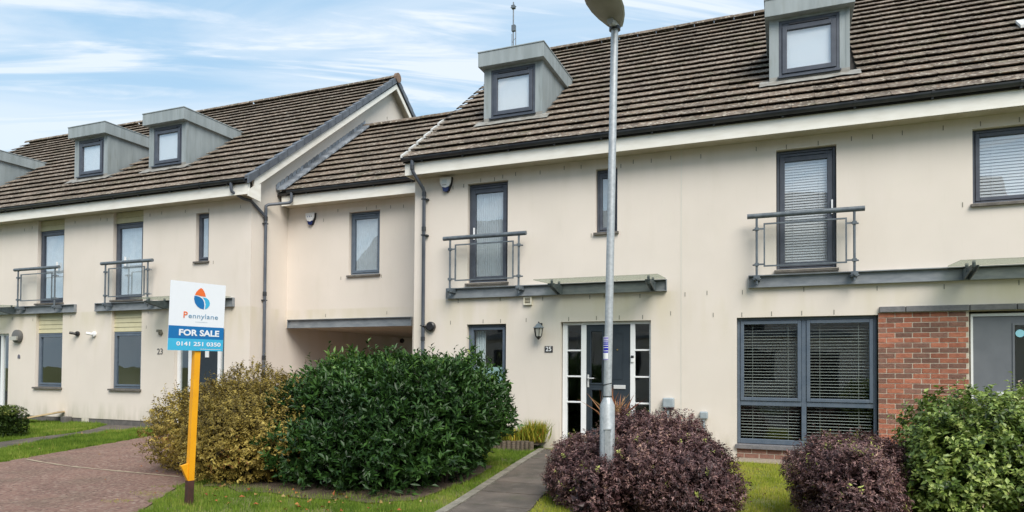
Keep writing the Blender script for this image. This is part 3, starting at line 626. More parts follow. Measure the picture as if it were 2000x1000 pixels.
# big four-light window
q = MB(); yf = .075; fx = [-.735, 1.205]
frame_boxes(q, -.737, 1.263, .225, 2.230, yf, yf+.07, .048, .075); q.box(.215, .285, yf, yf+.07, .305, 2.18); q.box(-.689, .215, yf+.001, yf+.069, .83, .905); q.box(.285, 1.215, yf+.001, yf+.069, .83, .905)
for a, b in ((-.686, .212), (.288, 1.212)): frame_boxes(q, a, b, .908, 2.178, yf-.016, yf+.06, .052)
bw = obj('window', q, frame_m, H2, bevel=.006)
for a, b in ((-.686, .212), (.288, 1.212)):
    pane(a+.052, b-.052, .96, 2.126, yf+.02, bw, low_glass_m); pane(a-.003, b+.003, .300, .83, yf+.03, bw, low_glass_m)
sill(bw, -.76, 1.28, .222, 0.0, lintel_m, th=.07)
venetian('slatted blind behind the left half of the big ground floor window', -.68, .20, .30, 2.17, .160, .0470, 14, None, None, .0145)
venetian('slatted blind behind the right half of the big ground floor window', .30, 1.20, .30, 2.17, .160, .0470, 14, None, None, .0145)
# brick: pier and apron below the window, every brick a part
BR = MB().box(-.1065, .1065, 0, .10, -.0315, .0315).mesh('brick', brickred_m); BD = BR.copy(); BD.materials.clear(); BD.materials.append(brickdk_m)
HR = MB().box(-.050, .050, 0, .10, -.0315, .0315).mesh('brick', brickred_m); HD = HR.copy(); HD.materials.clear(); HD.materials.append(brickdk_m)
def brickwork(parent, x0, x1, z0, z1, ph, name, dark=.4, y=.0):
    p_ = obj(name, MB().box(x0, x1, y+.006, y+.11, z0-.25, z1), mortar_m, parent); z = z1-.0375; r = 0
    while z > z0:
        x = x0+.004
        first = True
        while x < x1-.03:
            L_ = .225
            if first and r % 2: L_ = .1125
            if r % 2 == 0 and x+.225 > x1+.02: pass
            e = min(x+L_, x1+.004); wbr = e-x-.012
            dk = random.random() < dark
            o = bpy.data.objects.new('brick', ((BD if dk else BR) if wbr > .12 else (HD if dk else HR)))
            base = .215 if wbr > .12 else .100
            o.location = (x+wbr/2, y+random.uniform(-.002, .002), z+random.uniform(-.001, .001)); o.scale = (wbr/base, 1, 1); link(o, p_)
            x += L_; first = False
        z -= .075; r += 1
    return p_
brickwork(H2, 1.270, 2.425, .0, 2.262, 0, 'brick_pier', .42, -.002)
brickwork(H2, -.738, 1.264, -.02, .150, 0, 'brick_apron', 1.0, .002)
for a, b in ((1.286, 1.62), (1.63, 2.42), (2.43, 2.98), (2.99, 3.6)): obj('lintel_stone', MB().box(a, b, -.055, .10, 2.266, 2.350), lintel_m, H2, bevel=.006)
q = MB(); q.box(2.456, 2.484, .06, .13, .06, 2.185); q.box(2.456, 3.50, .06, .13, 2.186, 2.225); q.box(3.47, 3.50, .06, .13, .06, 2.185); ds2 = obj('door_surround', q, white_m, H2)
d = MB(); wall_grid(d, 2.488, 3.466, .07, 2.180, [(2.985, 3.20, 1.16, 2.054)], .08, .04); door2 = obj('front_door', make_mesh('front_door', d, door2_m), None, H2)
obj('pane', MB().box(2.985, 3.20, .10, .11, 1.16, 2.054), glass_m, door2); q = MB(); frame_boxes(q, 2.958, 3.227, 1.133, 2.081, .068, .082, .026); obj('glazing_bead', q, door2_m, door2)
obj('letter_plate', MB().box(2.758, 2.90, .062, .08, 1.06, 1.11), white_m, door2); obj('door_disc', MB().lathe([(.001, -.003), (.055, -.003), (.055, 0)], (3.054, .099, 1.938), 20, 'y'), cyan_m, door2)
obj('door_step', MB().box(2.43, 3.5, -.30, .055, -.05, .05), kerb_m, H2)

# ---------------- the next house, mostly past the right edge
H3 = thing('terraced_house', 'next house along at the right edge, only its tiled roof slope in view', 'house', (X2, 0, 0), 'houses of the terrace on the right')
mb = MB(); wall_grid(mb, X2, X3, -.3, 5.06, [(4.70, 5.56, 2.975, 4.868), (4.7, 6.0, .9, 2.2)]); obj('wall', make_mesh('wall', mb, render_m), None, H3)
shell(H3, X2, X3, EY, EZ, RY, BACK); roof = roof_deck(H3, X2, X3, EY, EZ, RY, BACK); hole = dormer(H3, 6.4)
lay_tiles(roof, X2, X3, EY, EZ, RY, 20, [hole]); ridge_tiles(roof, X2, X3, RY, RZ+.035); eaves(H3, X2, X3)
window(H3, 4.70, 5.56, 2.975, 4.862, back='blind', sash=.075, name='balcony_window'); window(H3, 4.70, 6.0, .9, 2.2, m=frame_m, back=None)
q = MB(); yv = 1.62; q.prism([(yv, rz(yv)+.05), (yv+.26, rz(yv+.26)+.05), (yv+.26, rz(yv+.26)+.10), (yv, rz(yv)+.10)], 'x', 3.50, 3.95); obj('vent_tile', q, white_strip_m, H3)

# =================================================================== LINK HOUSE over the pend
LX0, LX1, LY = -10.690, X0, 1.15
LEY, LEZ, LRY = .75, 5.335, 4.13
H4 = thing('link_house', 'narrow recessed cream house bridging a covered driveway, with one upper window', 'house', (LX0, LY, 0))
mb = MB(); wall_grid(mb, LX0, LX1-.002, 2.29, 5.06, [(-9.000, -8.200, 3.44, 4.836)], LY, .16)
mb.add([(LX1-.70, LY, -.3), (LX1-.002, LY, -.3), (LX1-.002, LY, 2.29), (LX1-.70, LY, 2.29)], [(0,1,2,3)])
w4 = obj('wall', make_mesh('wall', mb, render_m), None, H4)
weeps(w4, [(-9.301, 4.90), (-8.545, 4.888), (-8.296, 4.90), (-7.932, 4.87), (-7.613, 4.86), (-9.687, 4.715), (-9.2, 3.38), (-8.15, 3.38), (-9.9, 4.78), (-8.0, 2.58), (-9.6, 2.56)], LY)
window(H4, -8.998, -8.202, 3.44, 4.833, LY, back='curtain', sash=.055, m=frame_m)
ibeam(H4, -10.612, -7.36, LY, 2.285, 2.480, name='steel_beam')
obj('pend_ceiling', MB().box(LX0, LX1, LY+.01, 8.7, 2.30, 2.55), soffit_m, H4)
obj('pend_side_wall', MB().box(-7.36, LX1-.13, LY+.012, 8.7, -.3, 2.30), render_m, H4)
LRZ = LEZ+T*(LRY-LEY); LBACK = 9.0
obj('rear_wall', MB().box(LX0, LX1, 8.55, 8.7, 2.55, 4.2), render_m, H4)
roof = roof_deck(H4, LX0+.01, LX1-.01, LEY, LEZ, LRY, LBACK)
lay_tiles(roof, LX0+.14, LX1-.01, LEY, LEZ, LRY, 12); ridge_tiles(roof, LX0+.05, LX1-.02, LRY, LRZ+.035)
eaves(H4, LX0+.10, LX1-.012, dy=1.15, gx0=LX0+.32, gx1=LX1-.03, soffit_vent=False)
# ribbed flashing where the link roof meets the gable
n = 30; L_ = (LRY-LEY+.1)/COS; n = 26; s_ = L_/n
q = MB(); q.prism([(-.5, 0), (-.42, .035), (-.1, .010), (.1, .045), (.42, .02), (.5, 0)], 'x', 0, .30)
for i in range(n):
    a = (i+.1)*s_; y = LEY-.03+a*COS; z = LEZ+(a-.03)*SIN+.055; mb = MB()
    mb.prism([(y, z), (y+s_*COS*.80, z+s_*SIN*.80+.004), (y+s_*COS*.66, z+s_*SIN*.66+.058), (y+.012, z+.030)], 'x', LX0+.012, LX0+.26+.01*(i % 2))
    mb.prism([(y, z+.02), (y+s_*COS*.80, z+s_*SIN*.80+.02), (y+s_*COS*.80, z+s_*SIN*.80+.14), (y, z+.12)], 'x', LX0+.004, LX0+.026); obj('step_flashing', mb, flash_m, roof)
pl = thing('passage_light', 'small dark bulkhead light high on the wall inside the covered driveway', 'light', (-10.62, 6.2, 2.26)); obj('light_body', MB().lathe([(.001, 0), (.07, 0), (.075, .05), (.04, .09), (.001, .10)], (-10.69, 6.2, 2.20), 12, 'x'), black_m, pl, smooth=True)

# =================================================================== LEFT TERRACE
G = -10.690; P1 = -15.74; P2 = -20.79; P3 = -26.55
mir = lambda x: 2*P1-x
def left_house(H, x0, x1, f, seed_label, end=False):
    a = lambda *v: tuple(sorted(f(x) for x in v))
    r0, r1 = a(-14.886, -13.904); n0, n1 = a(-12.276, -11.894); d0, d1 = a(-12.862, -11.40)
    mb = MB(); wall_grid(mb, x0, x1, .13, 5.06, [(r0, r1, .855, 5.07), (n0, n1, 3.742, 4.825), (d0, d1, .08, 2.215)], 0, .16)
    w_ = obj('wall', make_mesh('wall', mb, render_m), None, H)
    obj('plinth', MB().box(x0, x1, .012, .10, -.3, .129), clad_dark, H)
    # tall recess: ground window, boards, channel, balcony door, boards
    window(H, r0+.001, r1-.001, .865, 2.205, -.01, m=frame_m, back=None, vent=False, sillm=True, sash=.05)
    lapped_boards(H, r0, r1, 2.212, 2.96, .085)
    window(H, r0+.001, r1-.001, 2.965, 4.79, .0, back='curtain', sash=.075, vent=False, handle=f(-14.55), name='balcony_window')
    lapped_boards(H, r0, r1, 4.795, 5.06, .085)
    window(H, n0, n1, 3.75, 4.823, back='curtain', sash=.045, vent=False)
    c0, c1 = a(-15.384, -11.118); ibeam(H, c0, c1); balcony(H, f(-14.18))
    canopy(H, *a(-13.3, -11.2))
    q = MB(); yd = .075
    for u, v in ((-12.855, -12.775), (-12.52, -12.43), (-11.66, -11.58), (-11.43, -11.405)):
        u, v = a(u, v); q.box(u, v, yd, yd+.07, .10, 2.165)
    q.box(d0, d1, yd, yd+.068, 2.166, 2.212); s_ = obj('door_surround', q, white_m, H)
    for u, v in ((-12.775, -12.52), (-11.58, -11.43)):
        u, v = a(u, v); obj('side_light', MB().box(u, v, yd+.03, yd+.042, .10, 2.165), glass_m, s_)
    u, v = a(-12.43, -11.66); dr = obj('front_door', MB().box(u, v, yd+.012, yd+.06, .10, 2.165), door_m, H)
    u, v = a(-12.36, -12.18); obj('pane', MB().box(u, v, yd+.004, yd+.011, 1.1, 2.05), glass_m, dr)
    u, v = a(-12.02, -11.92); obj('knocker', MB().box(u, v, yd-.006, yd+.012, 1.60, 1.74), white_m, dr)
    if H['which'] == 1: weeps(w_, [(-15.322, 4.93), (-13.325, 4.92), (-11.902, 4.87), (-10.997, 4.87), (-13.695, 4.901), (-12.347, 3.70), (-11.75, 3.70), (-13.70, 2.644), (-15.1, 4.9), (-12.6, 4.9), (-13.75, 2.3), (-11.2, 2.64)])
    if H['which'] == 2: weeps(w_, [(-16.217, 4.92), (-17.70, 2.55), (-18.093, 4.86), (-19.025, 4.914), (-16.3, 2.6), (-18.5, 2.6), (-17.8, 4.9)])
def cname(i): return i
L1 = thing('terraced_house', 'number 23, the gable end house of the left terrace', 'house', (P1, 0, 0), 'houses of the terrace on the left'); L1['which'] = 1
left_house(L1, P1, G, lambda x: x, '')
L2 = thing('terraced_house', 'house left of number 23, with the leftmost balcony and grey bulkhead light', 'house', (P2, 0, 0), 'houses of the terrace on the left'); L2['which'] = 2
left_house(L2, P2, P1, mir, '')
L3 = thing('terraced_house', 'farthest house of the left terrace, only its roof and dormer edge in view', 'house', (P3, 0, 0), 'houses of the terrace on the left'); L3['which'] = 3
left_house(L3, P3, P2, lambda x: mir(x)-5.05 if True else x, '')
for H in (L1, L2, L3): del H['which']
roofs = {}
for H, x0, x1, xc in ((L1, P1, G, -14.095), (L2, P2, P1, -16.785), (L3, P3, P2, -21.84)):
    shell(H, x0, x1, EY, EZ, RY, BACK); xe = x1+.27 if H is L1 else x1
    roof = roof_deck(H, x0, xe-.02, EY, EZ, RY, BACK); hole = dormer(H, xc); lay_tiles(roof, x0, xe-.02, EY, EZ, RY, 20, [hole]); ridge_tiles(roof, x0, xe-.05, RY, RZ+.035)
    eaves(H, x0, xe-.03 if H is L1 else x1, gx1=(xe-.10) if H is L1 else x1, soffit_vent=False); roofs[H.name] = roof
# gable verge of number 23
VX = G+.27; roof = roofs[L1.name]
def slope_prism(mb, x0, x1, lo, hi, y0, y1, rear=False):
    zf = (lambda y: RZ-T*(y-RY)) if rear else rz
    mb.prism([(y0, zf(y0)+lo), (y1, zf(y1)+lo), (y1, zf(y1)+hi), (y0, zf(y0)+hi)], 'x', x0, x1)
mb = MB(); slope_prism(mb, VX-.05, VX-.022, -.30, -.03, -.20, RY); slope_prism(mb, VX-.05, VX-.022, -.30, -.03, RY, BACK, True); mb.prism([(-.36, 4.98), (-.001, 4.93), (.0, 5.32), (-.20, 5.22), (-.36, 5.10)], 'x', VX-.052, VX-.024)
obj('barge_board', mb, trim_m, L1)
mb = MB(); slope_prism(mb, G, VX-.05, -.19, -.17, .0, RY); slope_prism(mb, G, VX-.05, -.19, -.17, RY, BACK-.1, True); obj('verge_soffit', mb, soffit_m, L1)
n = 20; g_ = (RY-EY)/COS/n
for i in range(n):
    a = EY+i*g_*COS; b = EY+(i+1.04)*g_*COS; mb = MB(); slope_prism(mb, VX-.028, VX+.020, -.105, -.0, a, b); mb.prism([(a, rz(a)+.0), (b, rz(b)-.01), (b, rz(b)+.045), (a, rz(a)+.078)], 'x', VX-.10, VX+.022); obj('verge_tile', mb, verge_m, roof)
for i in range(n):
    a = RY+i*(BACK-RY)/n; b = RY+(i+1.04)*(BACK-RY)/n; z_ = lambda y: RZ-T*(y-RY); mb = MB(); mb.prism([(a, z_(a)-.105), (b, z_(b)-.105), (b, z_(b)+.078), (a, z_(a)+.045)], 'x', VX-.06, VX+.022); obj('verge_tile', mb, verge_m, roof)
obj('ridge_end', MB().lathe([(.001, -.03), (.14, -.03), (.14, .05), (.001, .05)], (VX, RY, RZ+.02), 14, 'x'), mat('terracotta end cap', (.24, .15, .10), (.17, .12, .09), 12, .9), roof)
weeps(L1.children[0], [])
me = make_mesh('weep_vent', MB().box(-.004, .01, -.006, .006, -.035, .035), weep_m)
for y, z in ((4.4, 8.1), (5.3, 8.6), (6.2, 8.2), (3.4, 7.4)):
    o = bpy.data.objects.new('weep_vent', me); o.location = (G, y, z); link(o, L1)
# pipes in the corner
q = MB(); xp = G+.055; yp = .37
q.tube([(-10.88, -.40, 5.30), (-10.88, -.40, 5.16), (-10.88, -.38, 5.10), (-10.80, -.13, 5.00), (-10.66, -.06, 4.96), (xp, yp-.03, 4.72), (xp, yp, 4.66)], .034, 12)
dp = obj('downpipe', q, pipe_m, L1, smooth=True)
q = MB(); q.tube([(-10.25, .74, 5.30), (-10.25, .74, 5.10), (-10.30, .72, 5.06), (-10.60, .42, 4.98), (xp, yp, 4.94), (xp, yp, 4.85), (xp, yp, .0)], .034, 12)
dq = obj('downpipe', q, pipe_m, L1, smooth=True)
for z in (4.66, 3.0, 1.6): obj('pipe_collar', MB().lathe([(.036, -.045), (.043, -.045), (.043, .045), (.036, .045)], (xp, yp, z), 12), gutter_m, dq)
for z in (4.55, 2.86, 1.25): obj('pipe_clip', MB().box(G, xp+.03, yp-.05, yp+.05, z-.012, z+.012), gutter_m, dq)

# =================================================================== things fixed to the walls
def alarm(label, x, y, z, cells):
    t = thing('alarm_box', label, 'alarm box', (x, y, z), 'alarm boxes on the upper walls')
    def outline(k): return [(-.125*k, .13*k), (.125*k, .13*k), (.115*k, .02*k), (.055*k, -.13*k), (.0, -.155*k), (-.055*k, -.13*k), (-.115*k, .02*k)]
    mb = MB(); mb.prism([(x+a+.008, z+b) for a, b in outline(.97)], 'y', y-.045, y); obj('back_shell', mb, black_m, t)
    mb = MB(); mb.prism([(x+a, z+b) for a, b in [(-.125, .13), (.118, .13), (.108, .02), (.075, -.045), (0, -.07), (-.075, -.045), (-.115, .02)]], 'y', y-.075, y-.046); obj('white_cover', mb, white_m, t, bevel=.008)
    mb = MB(); mb.prism([(x+a, z+b) for a, b in [(-.072, -.048), (0, -.073), (.072, -.048), (.05, -.13), (0, -.152), (-.05, -.13)]], 'y', y-.070, y-.046); obj('blue_lens', mb, navy_m, t, bevel=.006)
    for k, (a, b, w_, h_, m) in enumerate(cells): obj('printed_mark', MB().box(x+a-w_/2, x+a+w_/2, y-.0775, y-.0752, z+b-h_/2, z+b+h_/2), m, t)
pb = mat('pale blue print', (.68, .76, .80), rough=.5); gp = mat('grey print', (.50, .51, .48), rough=.5); bp_ = mat('blue print', (.28, .32, .46), rough=.5)
alarm('white alarm box with blue base beside the downpipe, left of the right balcony door', -5.973, 0, 4.873, [(-.02, .05, .10, .07, pb), (-.02, -.015, .09, .025, gp)])
alarm('white alarm box with blue base on the recessed link wall, left of its window', -10.013, LY, 4.763, [(-.06, .045, .02, .03, bp_), (-.005, .045, .025, .035, bp_), (.05, .045, .035, .03, gp)])
t = thing('air_vent', 'small square beige vent grille just under the right balcony channel', 'vent', (-4.31, 0, 2.61))
q = MB(); frame_boxes(q, -4.39, -4.235, 2.54, 2.69, -.045, 0, .022); obj('vent_frame', q, mat('cream plastic', (.66, .63, .52), rough=.6), t)
for k in range(4): obj('louvre', MB().prism([(-.040, 2.565+k*.026), (-.005, 2.58+k*.026), (-.005, 2.585+k*.026), (-.040, 2.572+k*.026)], 'x', -4.368, -4.257), tan_m, t)
obj('vent_back', MB().box(-4.368, -4.257, -.004, .0, 2.562, 2.668), weep_m, t)
t = thing('wall_spotlight', 'round black wall spotlight right of the downpipe at ground floor', 'light', (-6.277, 0, 2.184))
obj('spot_body', MB().lathe([(.001, 0), (.085, 0), (.092, -.02), (.092, -.07), (.07, -.09), (.001, -.09)], (-6.27, 0, 2.184), 18, 'y'), black_m, t, smooth=True); obj('sensor', MB().tube([(-6.33, -.05, 2.19), (-6.42, -.10, 2.195)], [.03, .022], 10), black_m, t)
# lantern
t = thing('wall_lantern', 'black and silver coach lantern beside the dark slate front door', 'light', (-4.072, 0, 2.10)); lx = -4.06; ly = -.15
q = MB(); q.box(lx-.02, lx+.02, -.012, 0, 2.07, 2.21); q.tube([(lx, 0, 2.17), (lx, -.10, 2.20), (lx, ly, 2.22), (lx, ly, 2.18)], .010, 8); obj('wall_bracket', q, black_m, t)
obj('lantern_roof', MB().lathe([(.105, 2.115), (.10, 2.125), (.06, 2.16), (.045, 2.18), (.012, 2.20), (.001, 2.215)], (lx, ly, 0), 6), mat('silvered black paint', (.16, .19, .21), rough=.3), t)
q = MB()
for k in range(6):
    a = math.pi/3*k; q.bar((lx+.083*math.cos(a), ly+.083*math.sin(a), 2.115), (lx+.055*math.cos(a), ly+.055*math.sin(a), 1.965), .010, .010)
q.lathe([(.058, 1.965), (.05, 1.95), (.02, 1.92), (.001, 1.905)], (lx, ly, 0), 6); obj('lantern_cage', q, black_m, t)
obj('lantern_glass', MB().lathe([(.078, 2.113), (.050, 1.967)], (lx, ly, 0), 6), glasslamp_m, t)
def number_sign(x, y, z, txt, label, plate=True, m=None, size=.11):
    t = thing('house_number', label, 'number sign', (x, y, z))
    if plate: obj('plate', MB().box(x-.075, x+.075, y-.012, y, z-.055, z+.055), mat('dark number plate', (.05, .05, .055), rough=.4), t)
    me = text_mesh(txt, size, m or white_m, .002, .002); o = bpy.data.objects.new('digits', me); o.location = (x, y-(.015 if plate else .006), z); link(o, t)
number_sign(-3.916, 0, 1.743, '25', 'small dark plate with white number 25 below the coach lantern')
number_sign(-13.299, 0, 1.727, '23', 'grey metal number 23 on the left terrace wall beside its door', False, mat('grey metal digits', (.12, .12, .12), rough=.5), .19)
t = thing('meter_box', 'small grey utility box on a pipe beside the slate front door', 'utility box', (-1.80, 0, .834)); obj('box_body', MB().box(-1.90, -1.715, -.11, 0, .765, .93), grey_m, t, bevel=.02); obj('box_lip', MB().box(-1.89, -1.73, -.10, 0, .74, .764), black_m, t)
obj('conduit', MB().tube([(-1.82, -.05, .76), (-1.82, -.05, .0)], .028, 10), grey_m, t)
t = thing('meter_box', 'second grey utility fitting, low on the wall left of the big window', 'utility box', (-1.24, 0, .68)); obj('box_body', MB().box(-1.31, -1.18, -.09, 0, .60, .72), grey_m, t, bevel=.02); obj('conduit', MB().tube([(-1.245, -.05, .61), (-1.245, -.05, .0)], .022, 10), grey_m, t)
t = thing('bulkhead_light', 'round grey bulkhead light near the far left door', 'light', (-18.265, 0, 2.136))
obj('light_body', MB().lathe([(.001, 0), (.16, 0), (.17, -.03), (.165, -.08), (.12, -.11), (.001, -.11)], (-18.22, 0, 2.136), 20, 'y'), mat('bulkhead grey', (.12, .12, .115), rough=.45), t, smooth=True); obj('light_lens', MB().prism([(-18.36+.0, 2.03), (-18.12, 2.03), (-18.09, 2.13), (-18.35, 2.13)], 'y', -.145, -.105), glasslamp_m, t)
t = thing('house_number', 'tiny dark house shaped number plaque under the grey bulkhead light', 'number sign', (-18.2, 0, 1.62)); obj('plaque', MB().prism([(-18.245, 1.575), (-18.155, 1.575), (-18.155, 1.64), (-18.20, 1.68), (-18.245, 1.64)], 'y', -.012, 0), mat('slate plaque', (.13, .13, .16), rough=.6), t)
def cam_(label, x, z, m, name='security_light'):
    t = thing(name, label, 'light', (x, 0, z)); obj('mount', MB().lathe([(.001, 0), (.062, 0), (.066, -.03), (.055, -.05), (.001, -.05)], (x+.05, 0, z), 14, 'y'), m, t, smooth=True)
    obj('arm', MB().tube([(x+.05, -.05, z), (x+.03, -.08, z), (x+.01, -.11, z+.01)], [.030, .034, .030], 10), m, t); obj('lens', MB().tube([(x+.01, -.11, z+.01), (x-.03, -.17, z+.02)], [.036, .030], 10), m, t)
cam_('black swivel spotlight between the two left balconies', -16.08, 2.173, black_m); cam_('small white swivel spotlight right of the black one on the left terrace', -15.50, 2.154, white_m)
t = thing('security_light', 'tiny dark wall sensor above the number 23', 'light', (-13.29, 0, 2.16)); obj('sensor_body', MB().lathe([(.001, 0), (.05, 0), (.045, -.05), (.001, -.07)], (-13.27, 0, 2.15), 12, 'y'), mat('sensor brown', (.16, .15, .12), rough=.6), t); obj('sensor_hood', MB().box(-13.32, -13.25, -.10, 0, 2.17, 2.23), MATS['sensor brown'], t)

# =================================================================== aerial mast behind the ridge
AX, AY = -8.47, 9.5; t = thing('radio_mast', 'thin radio aerial mast rising behind the dormer with the ridge', 'antenna', (AX, AY, 8))
q = MB(); q.tube([(AX, AY, 7.8), (AX, AY, 13.67)], .020, 6); obj('mast_pole', q, rail_m, t); obj('aerial_cluster', MB().box(AX-.06, AX+.06, AY-.06, AY+.06, 13.45, 13.55).tube([(AX-.10, AY, 13.5), (AX+.10, AY, 13.5)], .014, 6), rail_m, t)
obj('junction_box', MB().box(AX-.05, AX+.08, AY-.05, AY+.05, 12.68, 12.88), rail_m, t); q = MB(); q.tube([(AX+.09, AY, 8), (AX+.09, AY, 12.7)], .014, 6); q.tube([(AX-.05, AY, 8), (AX-.05, AY, 12.6)], .010, 6)
for k in range(6): q.tube([(AX-.05, AY, 9.8+k*.5), (AX+.09, AY, 9.95+k*.5)], .007, 5)
obj('stay_frame', q, rail_m, t)

# =================================================================== street lamp
PX, PY = -1.735, -4.50; pz = gz(PY)
t = thing('street_lamp', 'tall galvanised street lamp standing among the purple shrubs', 'street lamp', (PX, PY, pz))
q = MB(); q.tube([(PX, PY, pz-.1), (PX, PY, 1.02), (PX, PY, 1.10)], [.078, .078, .044], 18); obj('lamp_base', q, galv_m, t, smooth=True)
q = MB(); q.tube([(PX, PY, 1.10), (PX+.065, PY, 5.02)], [.043, .038], 18); obj('lamp_post', q, galv_m, t, smooth=True)
q = MB(); q.box(PX-.005, PX+.05, PY-.086, PY-.06, .30, .78); q.box(PX-.015, PX+.060, PY-.090, PY-.06, .77, .785); obj('access_door', q, galv_m, t)
for z, dz in ((1.115, .0), (1.24, .012)):
    k = 16; pts = [(PX+.046*math.cos(2*math.pi*i/k), PY+.046*math.sin(2*math.pi*i/k), z+dz*math.cos(2*math.pi*i/k)) for i in range(k+1)]; obj('cable_tie', MB().tube(pts, .004, 5), black_m, t)
# notice wrapped round the post
def wrap(z0, z1, r, m, a0=-150, a1=-10, name='sticker'):
    mb = MB(); k = 10; vs = []
    for i in range(k+1):
        a = R(a0+(a1-a0)*i/k); vs += [(PX+r*math.cos(a), PY+r*math.sin(a), z0), (PX+r*math.cos(a), PY+r*math.sin(a), z1)]
    mb.add(vs, [(2*i, 2*i+2, 2*i+3, 2*i+1) for i in range(k)]); return obj(name, mb, m, t)
zs0, zs1 = 1.492, 1.735
wrap(zs0, zs1, .0440, white_m, -185, 5); wrap(zs0+.075, zs0+.092, .0446, sticker_m, -180, 0, 'sticker_print'); wrap(zs0+.002, zs0+.012, .0446, mat('pale violet print', (.25, .22, .5), rough=.5), -180, 0, 'sticker_print')
for k, (a, b) in enumerate(((.100, .126), (.134, .150), (.158, .174), (.180, .192), (.198, .210), (.216, .238))): wrap(zs0+a, zs0+b, .0446, sticker_m if k < 4 else MATS['pale violet print'], -170+random.uniform(0, 25), -15+random.uniform(-20, 5), 'sticker_print')
# lantern head: tear-drop shell running out over the road, seen from below
hx, hy, hz = PX+.065, PY, 5.00
def head(name, zlo, zhi, m, wscale=1.0, xs=0.0):
    st = [(-.02, .050), (.06, .085), (.18, .128), (.32, .158), (.46, .168), (.58, .155), (.68, .120), (.74, .07), (.77, .02)]; k = 12; mb = MB(); vs = []
    for s_, w_ in st:
        for j in range(k):
            a = 2*math.pi*j/k; c, s2 = math.cos(a), math.sin(a); h = (zhi if s2 > 0 else zlo)*(w_/.168)**.5
            vs.append((hx+xs+c*w_*wscale-s_*.06, hy+.05-s_, hz+.02+s_*.10+s2*h))
    f = [(i*k+j, i*k+(j+1) % k, (i+1)*k+(j+1) % k, (i+1)*k+j) for i in range(len(st)-1) for j in range(k)]+[tuple(range(k)), tuple(range((len(st)-1)*k, len(st)*k))[::-1]]
    mb.add(vs, f); return obj(name, mb, m, t, smooth=True)
head('lamp_head', .035, .02, lum_m); head('lamp_cover', -.004, .115, lumtop_m, 1.06, .012)
obj('spigot', MB().tube([(hx, hy, hz-.03), (hx, hy-.02, hz+.02), (hx-.01, hy-.16, hz-.012)], [.052, .050, .034], 14), galv_m, t, smooth=True); obj('clamp_collar', MB().lathe([(.05, -.02), (.06, -.02), (.06, .012), (.05, .012)], (hx, hy, hz-.02), 14), black_m, t)

# =================================================================== for sale board
SX, SY = -6.12, -5.80; sz = gz(SY)
t = thing('for_sale_sign', 'white and blue FOR SALE board on a yellow timber post in front of the bushes', 'sign', (SX, SY, sz))
ax = Vector((.27, .963, 0)).normalized(); nrm = Vector((ax.y, -ax.x, 0)); tl = R(1.3); lean = Vector((.045, 0, 1)).normalized()
base = Vector((SX, SY, sz))
def P3(u, d, h): return base+ax*u+nrm*d+lean*h
def oriented(mb_fn, m, name, parent=t):
    mb = MB(); mb_fn(mb); return obj(name, mb, m, parent)
def obox(mb, u0, u1, d0, d1, h0, h1):
    vs = [P3(u, d, h) for h in (h0, h1) for u, d in ((u0, d0), (u1, d0), (u1, d1), (u0, d1))]; mb.add(vs, [(0,3,2,1), (4,5,6,7), (0,1,5,4), (1,2,6,5), (2,3,7,6), (3,0,4,7)])
oriented(lambda b: obox(b, -.032, .032, -.032, .032, .27, 2.36), yellow_m, 'post'); oriented(lambda b: obox(b, -.034, .034, -.034, .034, -.2, .27), brown_m, 'post_foot')
oriented(lambda b: b.add([P3(-.033, -.02, .27), P3(-.033, .02, .27), P3(-.033, -.02, .46), P3(-.033, .02, .46), P3(-.115, -.02, .44), P3(-.115, .02, .44)], [(0,2,4), (1,5,3), (0,4,5,1), (4,2,3,5), (0,1,3,2)]), yellow_m, 'wedge')
bh0, bh1 = 1.70, 2.445; bu0, bu1 = -.34, .28; bd = .040
bd_o = oriented(lambda b: obox(b, bu0, bu1, bd, bd+.006, bh0, bh1), sign_white_m, 'board')
def patch(u0, u1, h0, h1, m, name, d=.0012): return oriented(lambda b: b.add([P3(u0, bd+.006+d, h0), P3(u1, bd+.006+d, h0), P3(u1, bd+.006+d, h1), P3(u0, bd+.006+d, h1)], [(0,1,2,3)]), m, name, bd_o)
H_ = bh1-bh0; patch(bu0, bu1, bh0, bh0+.172*H_, sign_cyan_m, 'phone_band'); patch(bu0, bu1, bh0+.172*H_, bh0+.355*H_, sign_blue_m, 'for_sale_band')
def put_text(txt, u, h, width, m, off=.0, tall=None, name='lettering', spacing=1.0):
    me = text_mesh(txt, .1, m, off, .0005, spacing); xs = [v.co.x for v in me.vertices]; zs = [v.co.z for v in me.vertices]; w_ = max(xs)-min(xs); hh = max(zs)-min(zs); k = width/w_; kz = (tall/hh) if tall else k
    cx_, cz_ = (max(xs)+min(xs))/2, (max(zs)+min(zs))/2
    pb_ = PW[bd_o.name]
    for v in me.vertices:
        q_ = P3(u+(v.co.x-cx_)*k, bd+.0095-v.co.y, h+(v.co.z-cz_)*kz); v.co = q_
    o = bpy.data.objects.new(name, me); link(o, bd_o)
put_text('FOR SALE', 0.0, bh0+.262*H_, .455, sign_white_m, .0035, .070); put_text('0141 251 0350', 0.0, bh0+.098*H_, .50, sign_white_m, .0022, .046)
patch(.02, .26, bh0+.020*H_, bh0+.030*H_, sign_white_m, 'web_line')
put_text('P', -.165, bh0+.520*H_, .045, sign_orange_m, .0012, .068); put_text('ennylane', .035, bh0+.500*H_, .335, sign_grey_m, .0, .066, spacing=1.05)
patch(-.055, .085, bh0+.418*H_, bh0+.426*H_, mat('faint print', (.55, .62, .70), rough=.5), 'small_print')
def blob(pts, m, name):
    oriented(lambda b: b.add([P3(u, bd+.0085, h) for u, h in pts], [tuple(range(len(pts)))]), m, name, bd_o)
